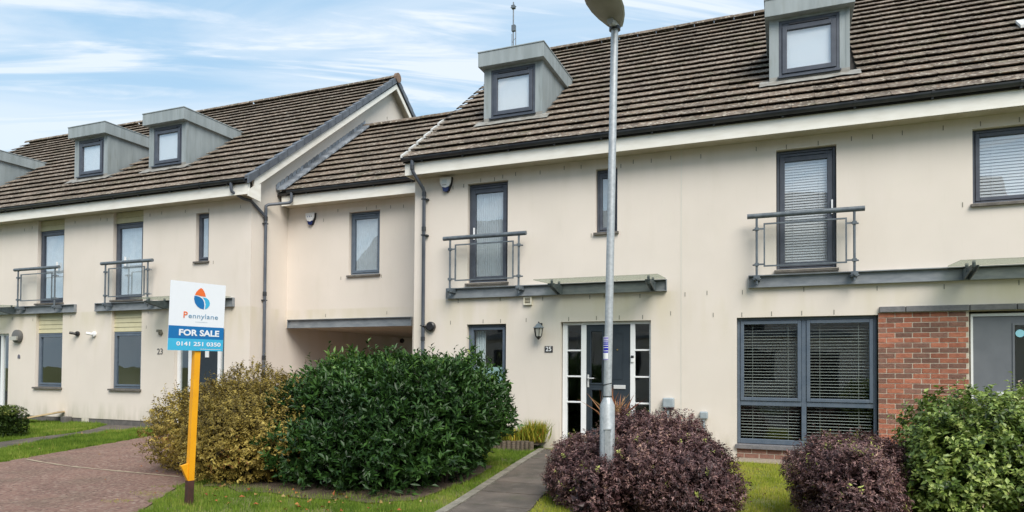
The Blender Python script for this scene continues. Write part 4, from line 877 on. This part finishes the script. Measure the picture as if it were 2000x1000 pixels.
def arc(c, r, a0, a1, n=9): return [(c[0]+r*math.cos(R(a0+(a1-a0)*i/n)), c[1]+r*math.sin(R(a0+(a1-a0)*i/n))) for i in range(n+1)]
lc = (-.005, bh0+.755*H_)
blob([(-.072, lc[1]+.045), (-.060, lc[1]+.078), (-.035, lc[1]+.108), (-.008, lc[1]+.128), (.012, lc[1]+.118), (.032, lc[1]+.090), (.047, lc[1]+.055), (.050, lc[1]+.036), (.0, lc[1]+.038), (-.04, lc[1]+.046)], sign_orange_m, 'logo_piece')
blob([(-.078, lc[1]+.036), (-.080, lc[1]+.0), (-.068, lc[1]-.04), (-.042, lc[1]-.075), (-.005, lc[1]-.098), (.035, lc[1]-.105), (.040, lc[1]-.06), (.033, lc[1]-.02), (.012, lc[1]+.012), (-.02, lc[1]+.030), (-.05, lc[1]+.037)], sign_blue_m, 'logo_piece')
blob([(.015, lc[1]+.026), (.042, lc[1]-.006), (.052, lc[1]-.05), (.047, lc[1]-.103), (.075, lc[1]-.090), (.098, lc[1]-.060), (.102, lc[1]-.03), (.088, lc[1]+.002), (.060, lc[1]+.022)], sign_cyan_m, 'logo_piece')

# =================================================================== vegetation
earth_m = mat('bare earth', (.085, .062, .042), (.14, .105, .07), 9, 1, .6, 60)
BED = [(-7.0, -4.6), (-6.8, -4.95), (-6.5, -4.85), (-6.1, -5.08), (-5.7, -4.96), (-5.2, -5.10), (-4.7, -4.98), (-4.3, -5.02), (-3.9, -4.7), (-3.85, -3.4), (-4.0, -2.2), (-5, -1.9), (-7.0, -2.4)]
sheet('bare_earth', BED, .0075, earth_m)

def leaf_mat(name, stops, rough=.5, trans=.25, spec=.4):
    m = bpy.data.materials.new(name); m.use_nodes = True; n = m.node_tree.nodes; l = m.node_tree.links; b = n['Principled BSDF']; b.inputs['Roughness'].default_value = rough; b.inputs['Specular IOR Level'].default_value = spec
    at = n.new('ShaderNodeAttribute'); at.attribute_name = 'var'; r = n.new('ShaderNodeValToRGB'); e = r.color_ramp.elements
    while len(e) < len(stops): e.new(.5)
    for k, (p_, c) in enumerate(stops): e[k].position = p_; e[k].color = (*c, 1)
    l.new(at.outputs['Fac'], r.inputs[0]); l.new(r.outputs[0], b.inputs['Base Color'])
    tr = n.new('ShaderNodeBsdfTranslucent'); l.new(r.outputs[0], tr.inputs[0]); x = n.new('ShaderNodeMixShader'); x.inputs[0].default_value = trans; o = n['Material Output']; l.new(b.outputs[0], x.inputs[1]); l.new(tr.outputs[0], x.inputs[2]); l.new(x.outputs[0], o.inputs[0]); return m
def leaves_mesh(name, pos, d, nrm_, ln, wd, var, m, fold=.25, curl=.15):
    """one folded six-point leaf per row"""
    n = len(pos); d = d/np.linalg.norm(d, axis=1, keepdims=True); s_ = np.cross(d, nrm_); s_ /= np.linalg.norm(s_, axis=1, keepdims=True)+1e-9; u = np.cross(s_, d)
    ln = ln[:, None]; wd = wd[:, None]
    p0 = pos; p1 = pos+d*ln*.5-u*ln*fold*.15; tip = pos+d*ln-u*ln*curl
    a = pos+d*ln*.42+s_*wd*.5+u*wd*fold; b = pos+d*ln*.42-s_*wd*.5+u*wd*fold
    V = np.stack([p0, a, tip, b, p1], 1).reshape(-1, 3); k = np.arange(n)*5
    F = np.stack([k, k+1, k+4, k+1, k+2, k+4, k+2, k+3, k+4, k+3, k, k+4], 1).reshape(-1)
    me = bpy.data.meshes.new(name); me.vertices.add(len(V)); me.vertices.foreach_set('co', V.ravel()); me.loops.add(len(F)); me.loops.foreach_set('vertex_index', F.astype(np.int32)); nf = n*4
    me.polygons.add(nf); me.polygons.foreach_set('loop_start', (np.arange(nf)*3).astype(np.int32)); me.update(calc_edges=True)
    at = me.attributes.new('var', 'FLOAT', 'POINT'); at.data.foreach_set('value', np.repeat(var, 5).astype(np.float32)); me.materials.append(m); return me
def vnoise(p, f, seed):
    g = np.random.default_rng(seed); out = np.zeros(len(p))
    for k in range(5):
        w_ = g.normal(size=3); w_ /= np.linalg.norm(w_); out += np.sin(p@w_*f*(1+.5*k)+g.uniform(0, 6.28))
    return out/5
def bush(name, label, cat, lobes, ntw, per, ln, wd, m, upb=.5, spread=.9, rough_out=.06, varf=None, ground=-.1, depth=.30, stem_m=None, core=.72, group=None, spikes=0, seed=1, pexp=2.4, twig=.09, gap=.35, core_m=None, topvar=0.0):
    g = np.random.default_rng(seed); c0 = np.array(lobes[0][:3]); t = thing(name, label, cat, (c0[0], c0[1], ground), group)
    vol = np.array([l[3]*l[4]+l[3]*l[5]+l[4]*l[5] for l in lobes]); pr = vol/vol.sum(); P_ = []; N_ = []; I_ = []
    need = ntw
    while sum(len(x) for x in P_) < need:
        k = g.choice(len(lobes), size=need*2, p=pr); L_ = np.array([l[:6] for l in lobes])[k]
        v = g.normal(size=(need*2, 3)); v /= np.linalg.norm(v, axis=1, keepdims=True)
        sup = (np.abs(v)**pexp).sum(1)**(-1/pexp); v2 = v*sup[:, None]
        rad = 1-depth*g.random(need*2)**1.9
        q = L_[:, :3]+v2*L_[:, 3:6]*rad[:, None]
        nn = v/L_[:, 3:6]; nn /= np.linalg.norm(nn, axis=1, keepdims=True)
        q += nn*(vnoise(q, 3.1, seed)*rough_out*1.6+vnoise(q, 8.5, seed+1)*rough_out)[:, None]
        ok = q[:, 2] > ground+.03
        for j, l in enumerate(lobes):
            ins = ((np.abs((q-np.array(l[:3]))/np.array(l[3:6]))**pexp).sum(1) < (1-depth)**pexp)&(k != j); ok &= ~ins
        # gaps between sprays
        ok &= (vnoise(q, 11, seed+7) > -1+gap) | (g.random(len(q)) < .45)
        P_.append(q[ok]); N_.append(nn[ok]); I_.append(rad[ok])
    P_ = np.concatenate(P_)[:need]; N_ = np.concatenate(N_)[:need]; rad = np.concatenate(I_)[:need]
    ax_ = N_*(1-upb)+np.array([0, 0, 1])*upb+g.normal(size=P_.shape)*.35; ax_ /= np.linalg.norm(ax_, axis=1, keepdims=True)
    tl_ = twig*(.6+.8*g.random(need)); 
    if spikes: 
        sp = g.choice(need, size=spikes, replace=False); sp = sp[(P_[sp, 2] > c0[2])]; tl_[sp] *= 2.0; ax_[sp] = ax_[sp]*.4+np.array([0, 0, .8]); ax_[sp] /= np.linalg.norm(ax_[sp], axis=1, keepdims=True)
    tt = np.tile(np.linspace(.1, 1, per), need); pos = np.repeat(P_, per, 0)+np.repeat(ax_*tl_[:, None], per, 0)*tt[:, None]
    rd = g.normal(size=pos.shape); A = np.repeat(ax_, per, 0); rd -= (rd*A).sum(1, keepdims=True)*A; rd /= np.linalg.norm(rd, axis=1, keepdims=True)
    d = A*(1-spread*.6)+rd*spread; l_ = ln*(.45+.95*g.random(len(pos))); w_ = wd*(.7+.6*g.random(len(pos)))
    tv = np.repeat(g.random(need), per)
    var = np.clip(.5*tv+.5*g.random(len(pos))+(vnoise(pos, 2.2, seed+3)*.18), 0, 1)
    if varf is not None: var = np.clip(varf(pos, var, g, tv), 0, 1)
    n0 = A+.35*rd+g.normal(size=pos.shape)*.25
    me = leaves_mesh('foliage', pos, d, n0, l_, w_, var, m); o = bpy.data.objects.new('foliage', me); o['kind'] = 'stuff'; link(o, t)
    o.location = -Vector(PW[t.name]); 
    # woody stems inside, and the twigs of the long shoots
    mb = MB(); sm = stem_m or mat('bush stems', (.06, .045, .03), (.035, .026, .018), 12, .95)
    if spikes:
        for j in sp: mb.tube([tuple(P_[j]-ax_[j]*.10), tuple(P_[j]+ax_[j]*tl_[j])], [.003, .0015], 3, False)
    for l in lobes:
        for k in range(9):
            a = g.uniform(0, 6.28); e = np.array([l[0]+math.cos(a)*l[3]*.62*g.random(), l[1]+math.sin(a)*l[4]*.62*g.random(), l[2]+l[5]*g.uniform(.1, .62)]); b0 = (l[0]+.25*l[3]*(e[0]-l[0]), l[1]+.25*(e[1]-l[1]), ground-.05); mid = [(b0[i]*.5+e[i]*.5)+g.normal()*.04 for i in range(3)]; mb.tube([b0, mid, tuple(e)], [.022, .015, .007], 6)
    s_ = obj('stems', mb, sm, t); s_['kind'] = 'stuff'
    # dense inner growth so that daylight does not show straight through: small dark leaves deep inside
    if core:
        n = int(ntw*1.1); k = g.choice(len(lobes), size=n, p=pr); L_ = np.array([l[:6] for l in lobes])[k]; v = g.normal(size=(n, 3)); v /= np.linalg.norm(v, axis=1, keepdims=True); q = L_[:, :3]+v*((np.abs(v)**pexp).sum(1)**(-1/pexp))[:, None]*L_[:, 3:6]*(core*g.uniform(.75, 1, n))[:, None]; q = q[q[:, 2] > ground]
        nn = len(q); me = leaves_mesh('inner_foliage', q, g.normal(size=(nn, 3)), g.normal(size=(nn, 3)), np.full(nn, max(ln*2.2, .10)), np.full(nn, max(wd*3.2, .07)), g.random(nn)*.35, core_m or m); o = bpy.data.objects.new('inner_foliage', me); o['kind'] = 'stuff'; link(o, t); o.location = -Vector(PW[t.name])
    return t
laurel_m = leaf_mat('dark glossy leaves', [(0, (.012, .032, .009)), (.35, (.030, .078, .016)), (.65, (.070, .155, .028)), (.85, (.16, .27, .055)), (1, (.36, .43, .10))], .40, .2, .35)
euo_m = leaf_mat('golden bronze leaves', [(0, (.055, .042, .014)), (.3, (.16, .12, .030)), (.6, (.36, .27, .060)), (.88, (.54, .43, .11)), (1, (.34, .14, .05))], .55, .2, .3)
purple_m = leaf_mat('purple leaves', [(0, (.012, .006, .008)), (.3, (.066, .032, .034)), (.6, (.175, .094, .092)), (.85, (.35, .205, .18)), (.955, (.48, .31, .21)), (.965, (.42, .45, .10)), (1, (.5, .55, .15))], .42, .15, .4)
vib_m = leaf_mat('mid green leaves', [(0, (.022, .042, .010)), (.3, (.10, .165, .030)), (.6, (.26, .35, .075)), (.85, (.50, .57, .19)), (.975, (.38, .48, .22)), (.98, (.62, .42, .32)), (1, (.7, .52, .42))], .4, .2, .45)
box_m = leaf_mat('clipped hedge leaves', [(0, (.016, .036, .008)), (.5, (.06, .105, .018)), (.8, (.14, .18, .035)), (1, (.32, .30, .08))], .5, .15, .3)
grass_m = leaf_mat('grass blades', [(0, (.055, .105, .014)), (.4, (.13, .22, .026)), (.75, (.25, .34, .05)), (1, (.42, .36, .12))], .6, .3, .2)
dry_m = leaf_mat('dry lawn blades', [(0, (.14, .20, .02)), (.4, (.30, .36, .04)), (.75, (.46, .46, .08)), (1, (.52, .40, .14))], .6, .3, .2)  # dry grass, in its own colour yellower than the left lawn
yel_m = leaf_mat('yellow green blades', [(0, (.12, .17, .02)), (.5, (.33, .37, .04)), (.8, (.52, .46, .06)), (1, (.55, .20, .04))], .5, .3, .3)
cordy_m = leaf_mat('bronze strap leaves', [(0, (.14, .03, .02)), (.5, (.32, .15, .07)), (.8, (.46, .28, .13)), (1, (.5, .33, .18))], .5, .2, .3)

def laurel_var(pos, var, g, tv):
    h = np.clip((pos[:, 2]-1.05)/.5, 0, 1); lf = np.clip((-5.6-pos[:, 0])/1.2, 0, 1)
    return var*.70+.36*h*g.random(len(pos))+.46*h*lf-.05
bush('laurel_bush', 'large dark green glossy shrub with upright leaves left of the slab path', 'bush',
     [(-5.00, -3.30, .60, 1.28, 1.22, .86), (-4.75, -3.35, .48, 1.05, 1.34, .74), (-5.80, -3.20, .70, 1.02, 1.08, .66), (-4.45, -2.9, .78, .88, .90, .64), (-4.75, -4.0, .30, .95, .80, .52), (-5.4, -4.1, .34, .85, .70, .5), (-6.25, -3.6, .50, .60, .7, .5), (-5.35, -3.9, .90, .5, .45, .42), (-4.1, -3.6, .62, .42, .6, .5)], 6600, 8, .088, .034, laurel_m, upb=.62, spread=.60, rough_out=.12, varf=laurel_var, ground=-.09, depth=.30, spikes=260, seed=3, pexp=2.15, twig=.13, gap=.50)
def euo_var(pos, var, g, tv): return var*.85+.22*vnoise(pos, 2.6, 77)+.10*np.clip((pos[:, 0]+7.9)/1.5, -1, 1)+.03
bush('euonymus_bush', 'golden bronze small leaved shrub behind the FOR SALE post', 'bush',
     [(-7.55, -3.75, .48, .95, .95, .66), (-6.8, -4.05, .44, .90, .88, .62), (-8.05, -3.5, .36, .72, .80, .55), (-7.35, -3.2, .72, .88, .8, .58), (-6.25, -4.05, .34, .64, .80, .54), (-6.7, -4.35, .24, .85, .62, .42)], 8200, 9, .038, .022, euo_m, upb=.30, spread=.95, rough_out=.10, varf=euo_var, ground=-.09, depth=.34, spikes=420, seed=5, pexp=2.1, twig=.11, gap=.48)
def purple_var(pos, var, g, tv): return np.where(tv > .988, .975+.02*var, np.minimum(var, .95))
def purple2_var(pos, var, g, tv): return np.where((tv > .987) | ((tv > .90) & (pos[:, 2] > .63) & (pos[:, 0] < .8)), .975+.02*var, np.minimum(var, .95))
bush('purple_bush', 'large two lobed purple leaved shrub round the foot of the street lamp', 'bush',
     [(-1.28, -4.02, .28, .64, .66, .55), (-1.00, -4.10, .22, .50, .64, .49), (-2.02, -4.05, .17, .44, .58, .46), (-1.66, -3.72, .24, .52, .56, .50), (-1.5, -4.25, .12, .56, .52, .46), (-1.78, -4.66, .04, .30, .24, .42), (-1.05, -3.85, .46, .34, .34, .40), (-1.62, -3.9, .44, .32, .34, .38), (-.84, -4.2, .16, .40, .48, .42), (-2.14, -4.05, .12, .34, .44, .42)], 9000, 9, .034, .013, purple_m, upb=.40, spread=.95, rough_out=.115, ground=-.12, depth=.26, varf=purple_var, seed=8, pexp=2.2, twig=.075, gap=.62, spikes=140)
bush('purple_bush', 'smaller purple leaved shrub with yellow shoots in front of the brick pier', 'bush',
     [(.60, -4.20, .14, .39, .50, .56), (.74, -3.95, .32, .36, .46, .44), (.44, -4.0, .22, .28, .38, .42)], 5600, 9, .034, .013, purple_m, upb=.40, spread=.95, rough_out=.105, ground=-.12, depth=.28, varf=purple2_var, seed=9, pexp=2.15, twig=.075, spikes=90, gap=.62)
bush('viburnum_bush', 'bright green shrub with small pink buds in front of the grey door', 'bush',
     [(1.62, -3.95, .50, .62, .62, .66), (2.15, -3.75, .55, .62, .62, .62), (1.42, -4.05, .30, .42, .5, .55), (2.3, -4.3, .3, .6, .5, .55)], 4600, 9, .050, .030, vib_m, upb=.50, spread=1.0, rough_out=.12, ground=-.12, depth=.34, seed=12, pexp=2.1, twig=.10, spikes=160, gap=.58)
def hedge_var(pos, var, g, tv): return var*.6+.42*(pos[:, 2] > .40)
bush('clipped_hedge', 'low square clipped green hedge at the left edge', 'hedge', [(-16.05, -3.05, .22, 1.72, .62, .32), (-15.7, -2.75, .22, 1.35, .62, .32)], 8000, 6, .040, .026, box_m, upb=.25, spread=1.0, rough_out=.012, varf=hedge_var, ground=-.08, depth=.16, seed=14, pexp=9, twig=.03, gap=.1, core=.86)

def blades(name, parent, n, inside, m, h=(.03, .06), w=.006, z=0, seed=1, var_fn=None, lean=.5, kind='stuff', bbox=(-1, 1, -1, 1), label=None, cat=None):
    g = np.random.default_rng(seed); x = g.uniform(bbox[0], bbox[1], n); y = g.uniform(bbox[2], bbox[3], n); ok = inside(x, y); x = x[ok]; y = y[ok]; pt = vnoise(np.stack([x, y, x*0], 1), 3.4, seed+9)+vnoise(np.stack([x, y, x*0], 1), 11, seed+8)*.7; kp = (pt < .28) | (g.random(len(x)) < .35); x = x[kp]; y = y[kp]; n = len(x); zz_ = .022*np.clip(y, -6, 0)+z
    hh = g.uniform(h[0], h[1], n)*(1+1.0*(g.random(n) < .03))*(1+.6*vnoise(np.stack([x, y, x*0], 1), 6, seed)); a = g.uniform(0, 6.28, n); ln_ = g.uniform(0, lean, n)*hh; b = g.uniform(0, 6.28, n)
    p0 = np.stack([x-np.cos(a)*w/2, y-np.sin(a)*w/2, zz_-.01], 1); p1 = np.stack([x+np.cos(a)*w/2, y+np.sin(a)*w/2, zz_-.01], 1); p2 = np.stack([x+np.cos(b)*ln_, y+np.sin(b)*ln_, zz_+hh], 1)
    V = np.stack([p0, p1, p2], 1).reshape(-1, 3); me = bpy.data.meshes.new(name); me.vertices.add(3*n); me.vertices.foreach_set('co', V.ravel()); me.loops.add(3*n); me.loops.foreach_set('vertex_index', np.arange(3*n, dtype=np.int32)); me.polygons.add(n); me.polygons.foreach_set('loop_start', (np.arange(n)*3).astype(np.int32)); me.update(calc_edges=True)
    v = np.clip(.5+.30*vnoise(np.stack([x, y, x*0], 1), 2.3, seed+2)+.22*vnoise(np.stack([x, y, x*0], 1), 7, seed+4)+g.normal(size=n)*.15, 0, 1)
    at = me.attributes.new('var', 'FLOAT', 'POINT'); at.data.foreach_set('value', np.repeat(v, 3).astype(np.float32)); me.materials.append(m); o = bpy.data.objects.new(name, me); o['kind'] = kind; link(o, parent)
    if parent: o.location = -Vector(PW[parent.name])
    return o
def inpoly(x, y, poly):
    r = np.zeros(len(x), bool); n = len(poly); j = n-1
    for i in range(n):
        xi, yi = poly[i]; xj, yj = poly[j]; c = ((yi > y) != (yj > y)) & (x < (xj-xi)*(y-yi)/(yj-yi+1e-12)+xi); r ^= c; j = i
    return r
jit = lambda x, s_: x+np.sin(x*37+s_)*.03
FP = [(-3.32, -8.0), (-3.38, -5.13), (-3.48, -4.32), (-3.79, -1.99), (-4.0, -.25), (-4.0, 0), (-2.1, 0), (-2.2, -.25), (-2.62, -2.0), (-2.66, -3.82), (-2.50, -4.77), (-2.45, -8.0)]
def lawnA(x, y): return ~inpoly(x+np.sin(y*21)*.012, y, FP) & ~inpoly(x+np.sin(y*17)*.05, y+np.sin(x*13)*.05, DRIVE) & (y < -.02) & ~(inpoly(x, y+.04, BED) & (np.random.default_rng(4).random(len(x)) < np.clip(.45+.5*vnoise(np.stack([x, y, x*0], 1), 5, 3)+(y+5.0)*1.2, 0, 1)))
tg = blades('lawn_grass', None, 150000, lambda x, y: lawnA(x, y) & (x < -3.2) & (x > -7.3), grass_m, (.018, .05), .008, seed=21, bbox=(-7.3, -3.2, -7.4, 0)); 
tg2 = blades('lawn_grass', None, 170000, lambda x, y: lawnA(x, y) & (x > -2.75) & ~((y > -.5) & (x > -2.0)), dry_m, (.015, .038), .008, seed=22, bbox=(-2.75, 3.6, -6.5, 0))
tg3 = blades('lawn_grass', None, 420000, lambda x, y: lawnA(x, y) & ~inpoly(x, y, LPATH) & ~inpoly(x, y, [(-10.6, 0), (-10.6, -.3), (-11.4, -.3), (-11.4, 0)]), grass_m, (.025, .065), .012, seed=23, bbox=(-21, -11.0, -7.0, 0))
# fallen leaves
def scatter_leaves(n, bbox, seed):
    g = np.random.default_rng(seed); x = g.uniform(bbox[0], bbox[1], n); y = g.uniform(bbox[2], bbox[3], n); z = .022*np.clip(y, -6, 0)+.028+g.random(n)*.015; d = g.normal(size=(n, 3)); d[:, 2] *= .15; nn = np.tile([0, 0, 1.], (n, 1))+g.normal(size=(n, 3))*.35
    return leaves_mesh('fallen_leaves', np.stack([x, y, z], 1), d, nn, g.uniform(.035, .07, n), g.uniform(.03, .05, n), g.random(n), leaf_mat('fallen leaves', [(0, (.22, .06, .02)), (.4, (.42, .15, .04)), (.8, (.34, .22, .08)), (1, (.45, .32, .14))], .7, .1))
for sd_, n, bb in ((31, 64, (-6.6, -3.7, -5.7, -4.8)), (32, 12, (-11, -6.8, -6.2, -2.0)), (33, 26, (-14, -11.8, -4.5, -.6)), (34, 10, (-2.2, 1.6, -4.5, -.8))):
    me = scatter_leaves(n, bb, sd_); o = bpy.data.objects.new('fallen_leaves', me); o['kind'] = 'stuff'; link(o)
# weeds creeping over the driveway edge
blades('edge_weeds', None, 2500, lambda x, y: (vnoise(np.stack([x, y, x*0], 1), 6, 5) > .22), dry_m, (.008, .02), .006, seed=27, bbox=(-7.4, -6.4, -6.2, -4.9))

# yellow-green bed plants, each its own plant
def tuft(label, x, y, h, n, m, seed, group=None, w=.012, z=.12, name='bed_plant', cat='plant', fan=.45):
    g = np.random.default_rng(seed); t = thing(name, label, cat, (x, y, gz(y)), group); a = g.uniform(0, 6.28, n); s_ = g.uniform(.05, fan, n); d = np.stack([np.cos(a)*s_, np.sin(a)*s_, np.ones(n)], 1); pos = np.tile([x, y, gz(y)+z], (n, 1))+g.normal(size=(n, 3))*[.04, .04, .01]
    me = leaves_mesh('leaves', pos, d, g.normal(size=(n, 3)), h*g.uniform(.55, 1.1, n), np.full(n, w)*g.uniform(.7, 1.4, n), g.random(n), m, curl=.25); o = bpy.data.objects.new('leaves', me); o['kind'] = 'stuff'; link(o, t); o.location = -Vector(PW[t.name]); return t
pbx = [(-4.62, -.30), (-4.45, -.34), (-4.28, -.26), (-4.12, -.32), (-3.98, -.24), (-4.75, -.22)]
for k, (x, y) in enumerate(pbx): tuft(['second yellow green tuft from the left in the timber edged bed', 'third yellow green tuft from the left in the timber edged bed', 'fourth tuft from the left in the timber edged bed, yellow with upright blades', 'tallest orange tipped tuft in the timber edged bed, fifth from the left', 'rightmost tuft of the timber edged bed, nearest the slate door', 'leftmost yellow green tuft in the timber edged bed, next to the laurel'][k], x, y, [.27, .25, .28, .40, .38, .25][k], 230, yel_m, 40+k, 'yellow green plants in the timber edged bed', .020)
bed = thing('timber_edging', 'low grey log roll edging in front of the yellow green plants', 'edging', (-4.4, -.5, 0))
for k in range(12):
    x = -4.98+k*.085; obj('log', MB().tube([(x, -.50+.02*math.sin(k), -.05), (x, -.50+.02*math.sin(k), .145+random.uniform(-.015, .012))], .042, 8), timber_m, bed)
sheet('bed_soil', [(-5.05, -.47), (-3.95, -.47), (-3.95, 0), (-5.05, 0)], .10, mat('dark soil', (.04, .03, .02), (.07, .05, .035), 20, 1, .5, 60))
CX, CY = -2.13, -2.6
ct = tuft('spiky bronze cordyline rising behind the purple shrub by the door', CX, CY, .50, 70, cordy_m, 60, None, .026, .72, 'cordyline', 'plant', 1.0)
obj('trunk', MB().tube([(CX, CY, gz(CY)-.05), (CX+.01, CY, .70)], [.035, .028], 8), timber_m, ct)
# loose timber board by the left wall
t = thing('timber_board', 'bare timber board lying in the grass against the left wall', 'board', (-17.0, -.2, .05))
mb = MB(); mb.bar((-17.20, -.58, .09), (-16.38, -.14, .27), .34, .035); obj('board', mb, plank_m, t)
t = thing('stone_block', 'small dark block beside the loose timber board', 'block', (-16.2, -.12, 0)); obj('block', MB().box(-16.32, -16.14, -.2, -.04, 0, .16), clad_dark, t, bevel=.01)

# =================================================================== the terrace across the road (it shows in the window glass)
def opposite(x0, x1, label):
    t = thing('facing_house', label, 'house', (x0, -17.5, 0), 'houses across the road'); yw = -17.5; mb = MB(); xs = x0+.5
    ops = [(x0+.7, x0+1.6, 2.95, 4.8), (x0+3.3, x0+4.2, 3.6, 4.8), (x0+.6, x0+2.0, .9, 2.2), (x0+3.1, x0+4.3, .0, 2.2)]
    wall_grid(mb, x0, x1, -.3, 5.1, ops, yw, -.16); obj('wall', make_mesh('wall', mb, render_m), None, t)
    for a, b, c, e in ops:
        f = MB(); frame_boxes(f, a, b, c, e, yw-.10, yw-.04, .08); w_ = obj('window' if c > .1 else 'door_frame', f, ufr_m, t); obj('pane', MB().box(a+.08, b-.08, yw-.09, yw-.075, c+.08, e-.08), mat('dark glazing', (.03, .035, .04), rough=.08), w_)
    ibeam(t, x0+.3, x1-.6, yw+.08)
    obj('side_wall', MB().prism([(yw-.01, -.3), (yw-10, -.3), (yw-10, 5.1), (yw-5.4, 9.4), (yw-.01, 5.2)], 'x', x0, x0+.1), render_m, t); obj('side_wall', MB().prism([(yw-.01, -.3), (yw-10, -.3), (yw-10, 5.1), (yw-5.4, 9.4), (yw-.01, 5.2)], 'x', x1-.1, x1), render_m, t)
    obj('roof', MB().prism([(yw+.4, 5.2), (yw-5.3, 9.65), (yw-11, 5.2), (yw-11, 5.05), (yw-5.3, 9.45), (yw+.4, 5.05)], 'x', x0, x1), mat('far roof tiles', (.12, .10, .09), (.17, .145, .125), 14, .9), t)
    obj('fascia', MB().box(x0, x1, yw+.30, yw+.33, 5.0, 5.2), trim_m, t)
for k in range(6): opposite(-24+k*5.4, -24+k*5.4+5.38, 'cream house across the road that shows only as a reflection in the windows')
print('objects', len(S.objects), 'tris', sum(len(o.data.polygons) for o in S.objects if o.type == 'MESH'))
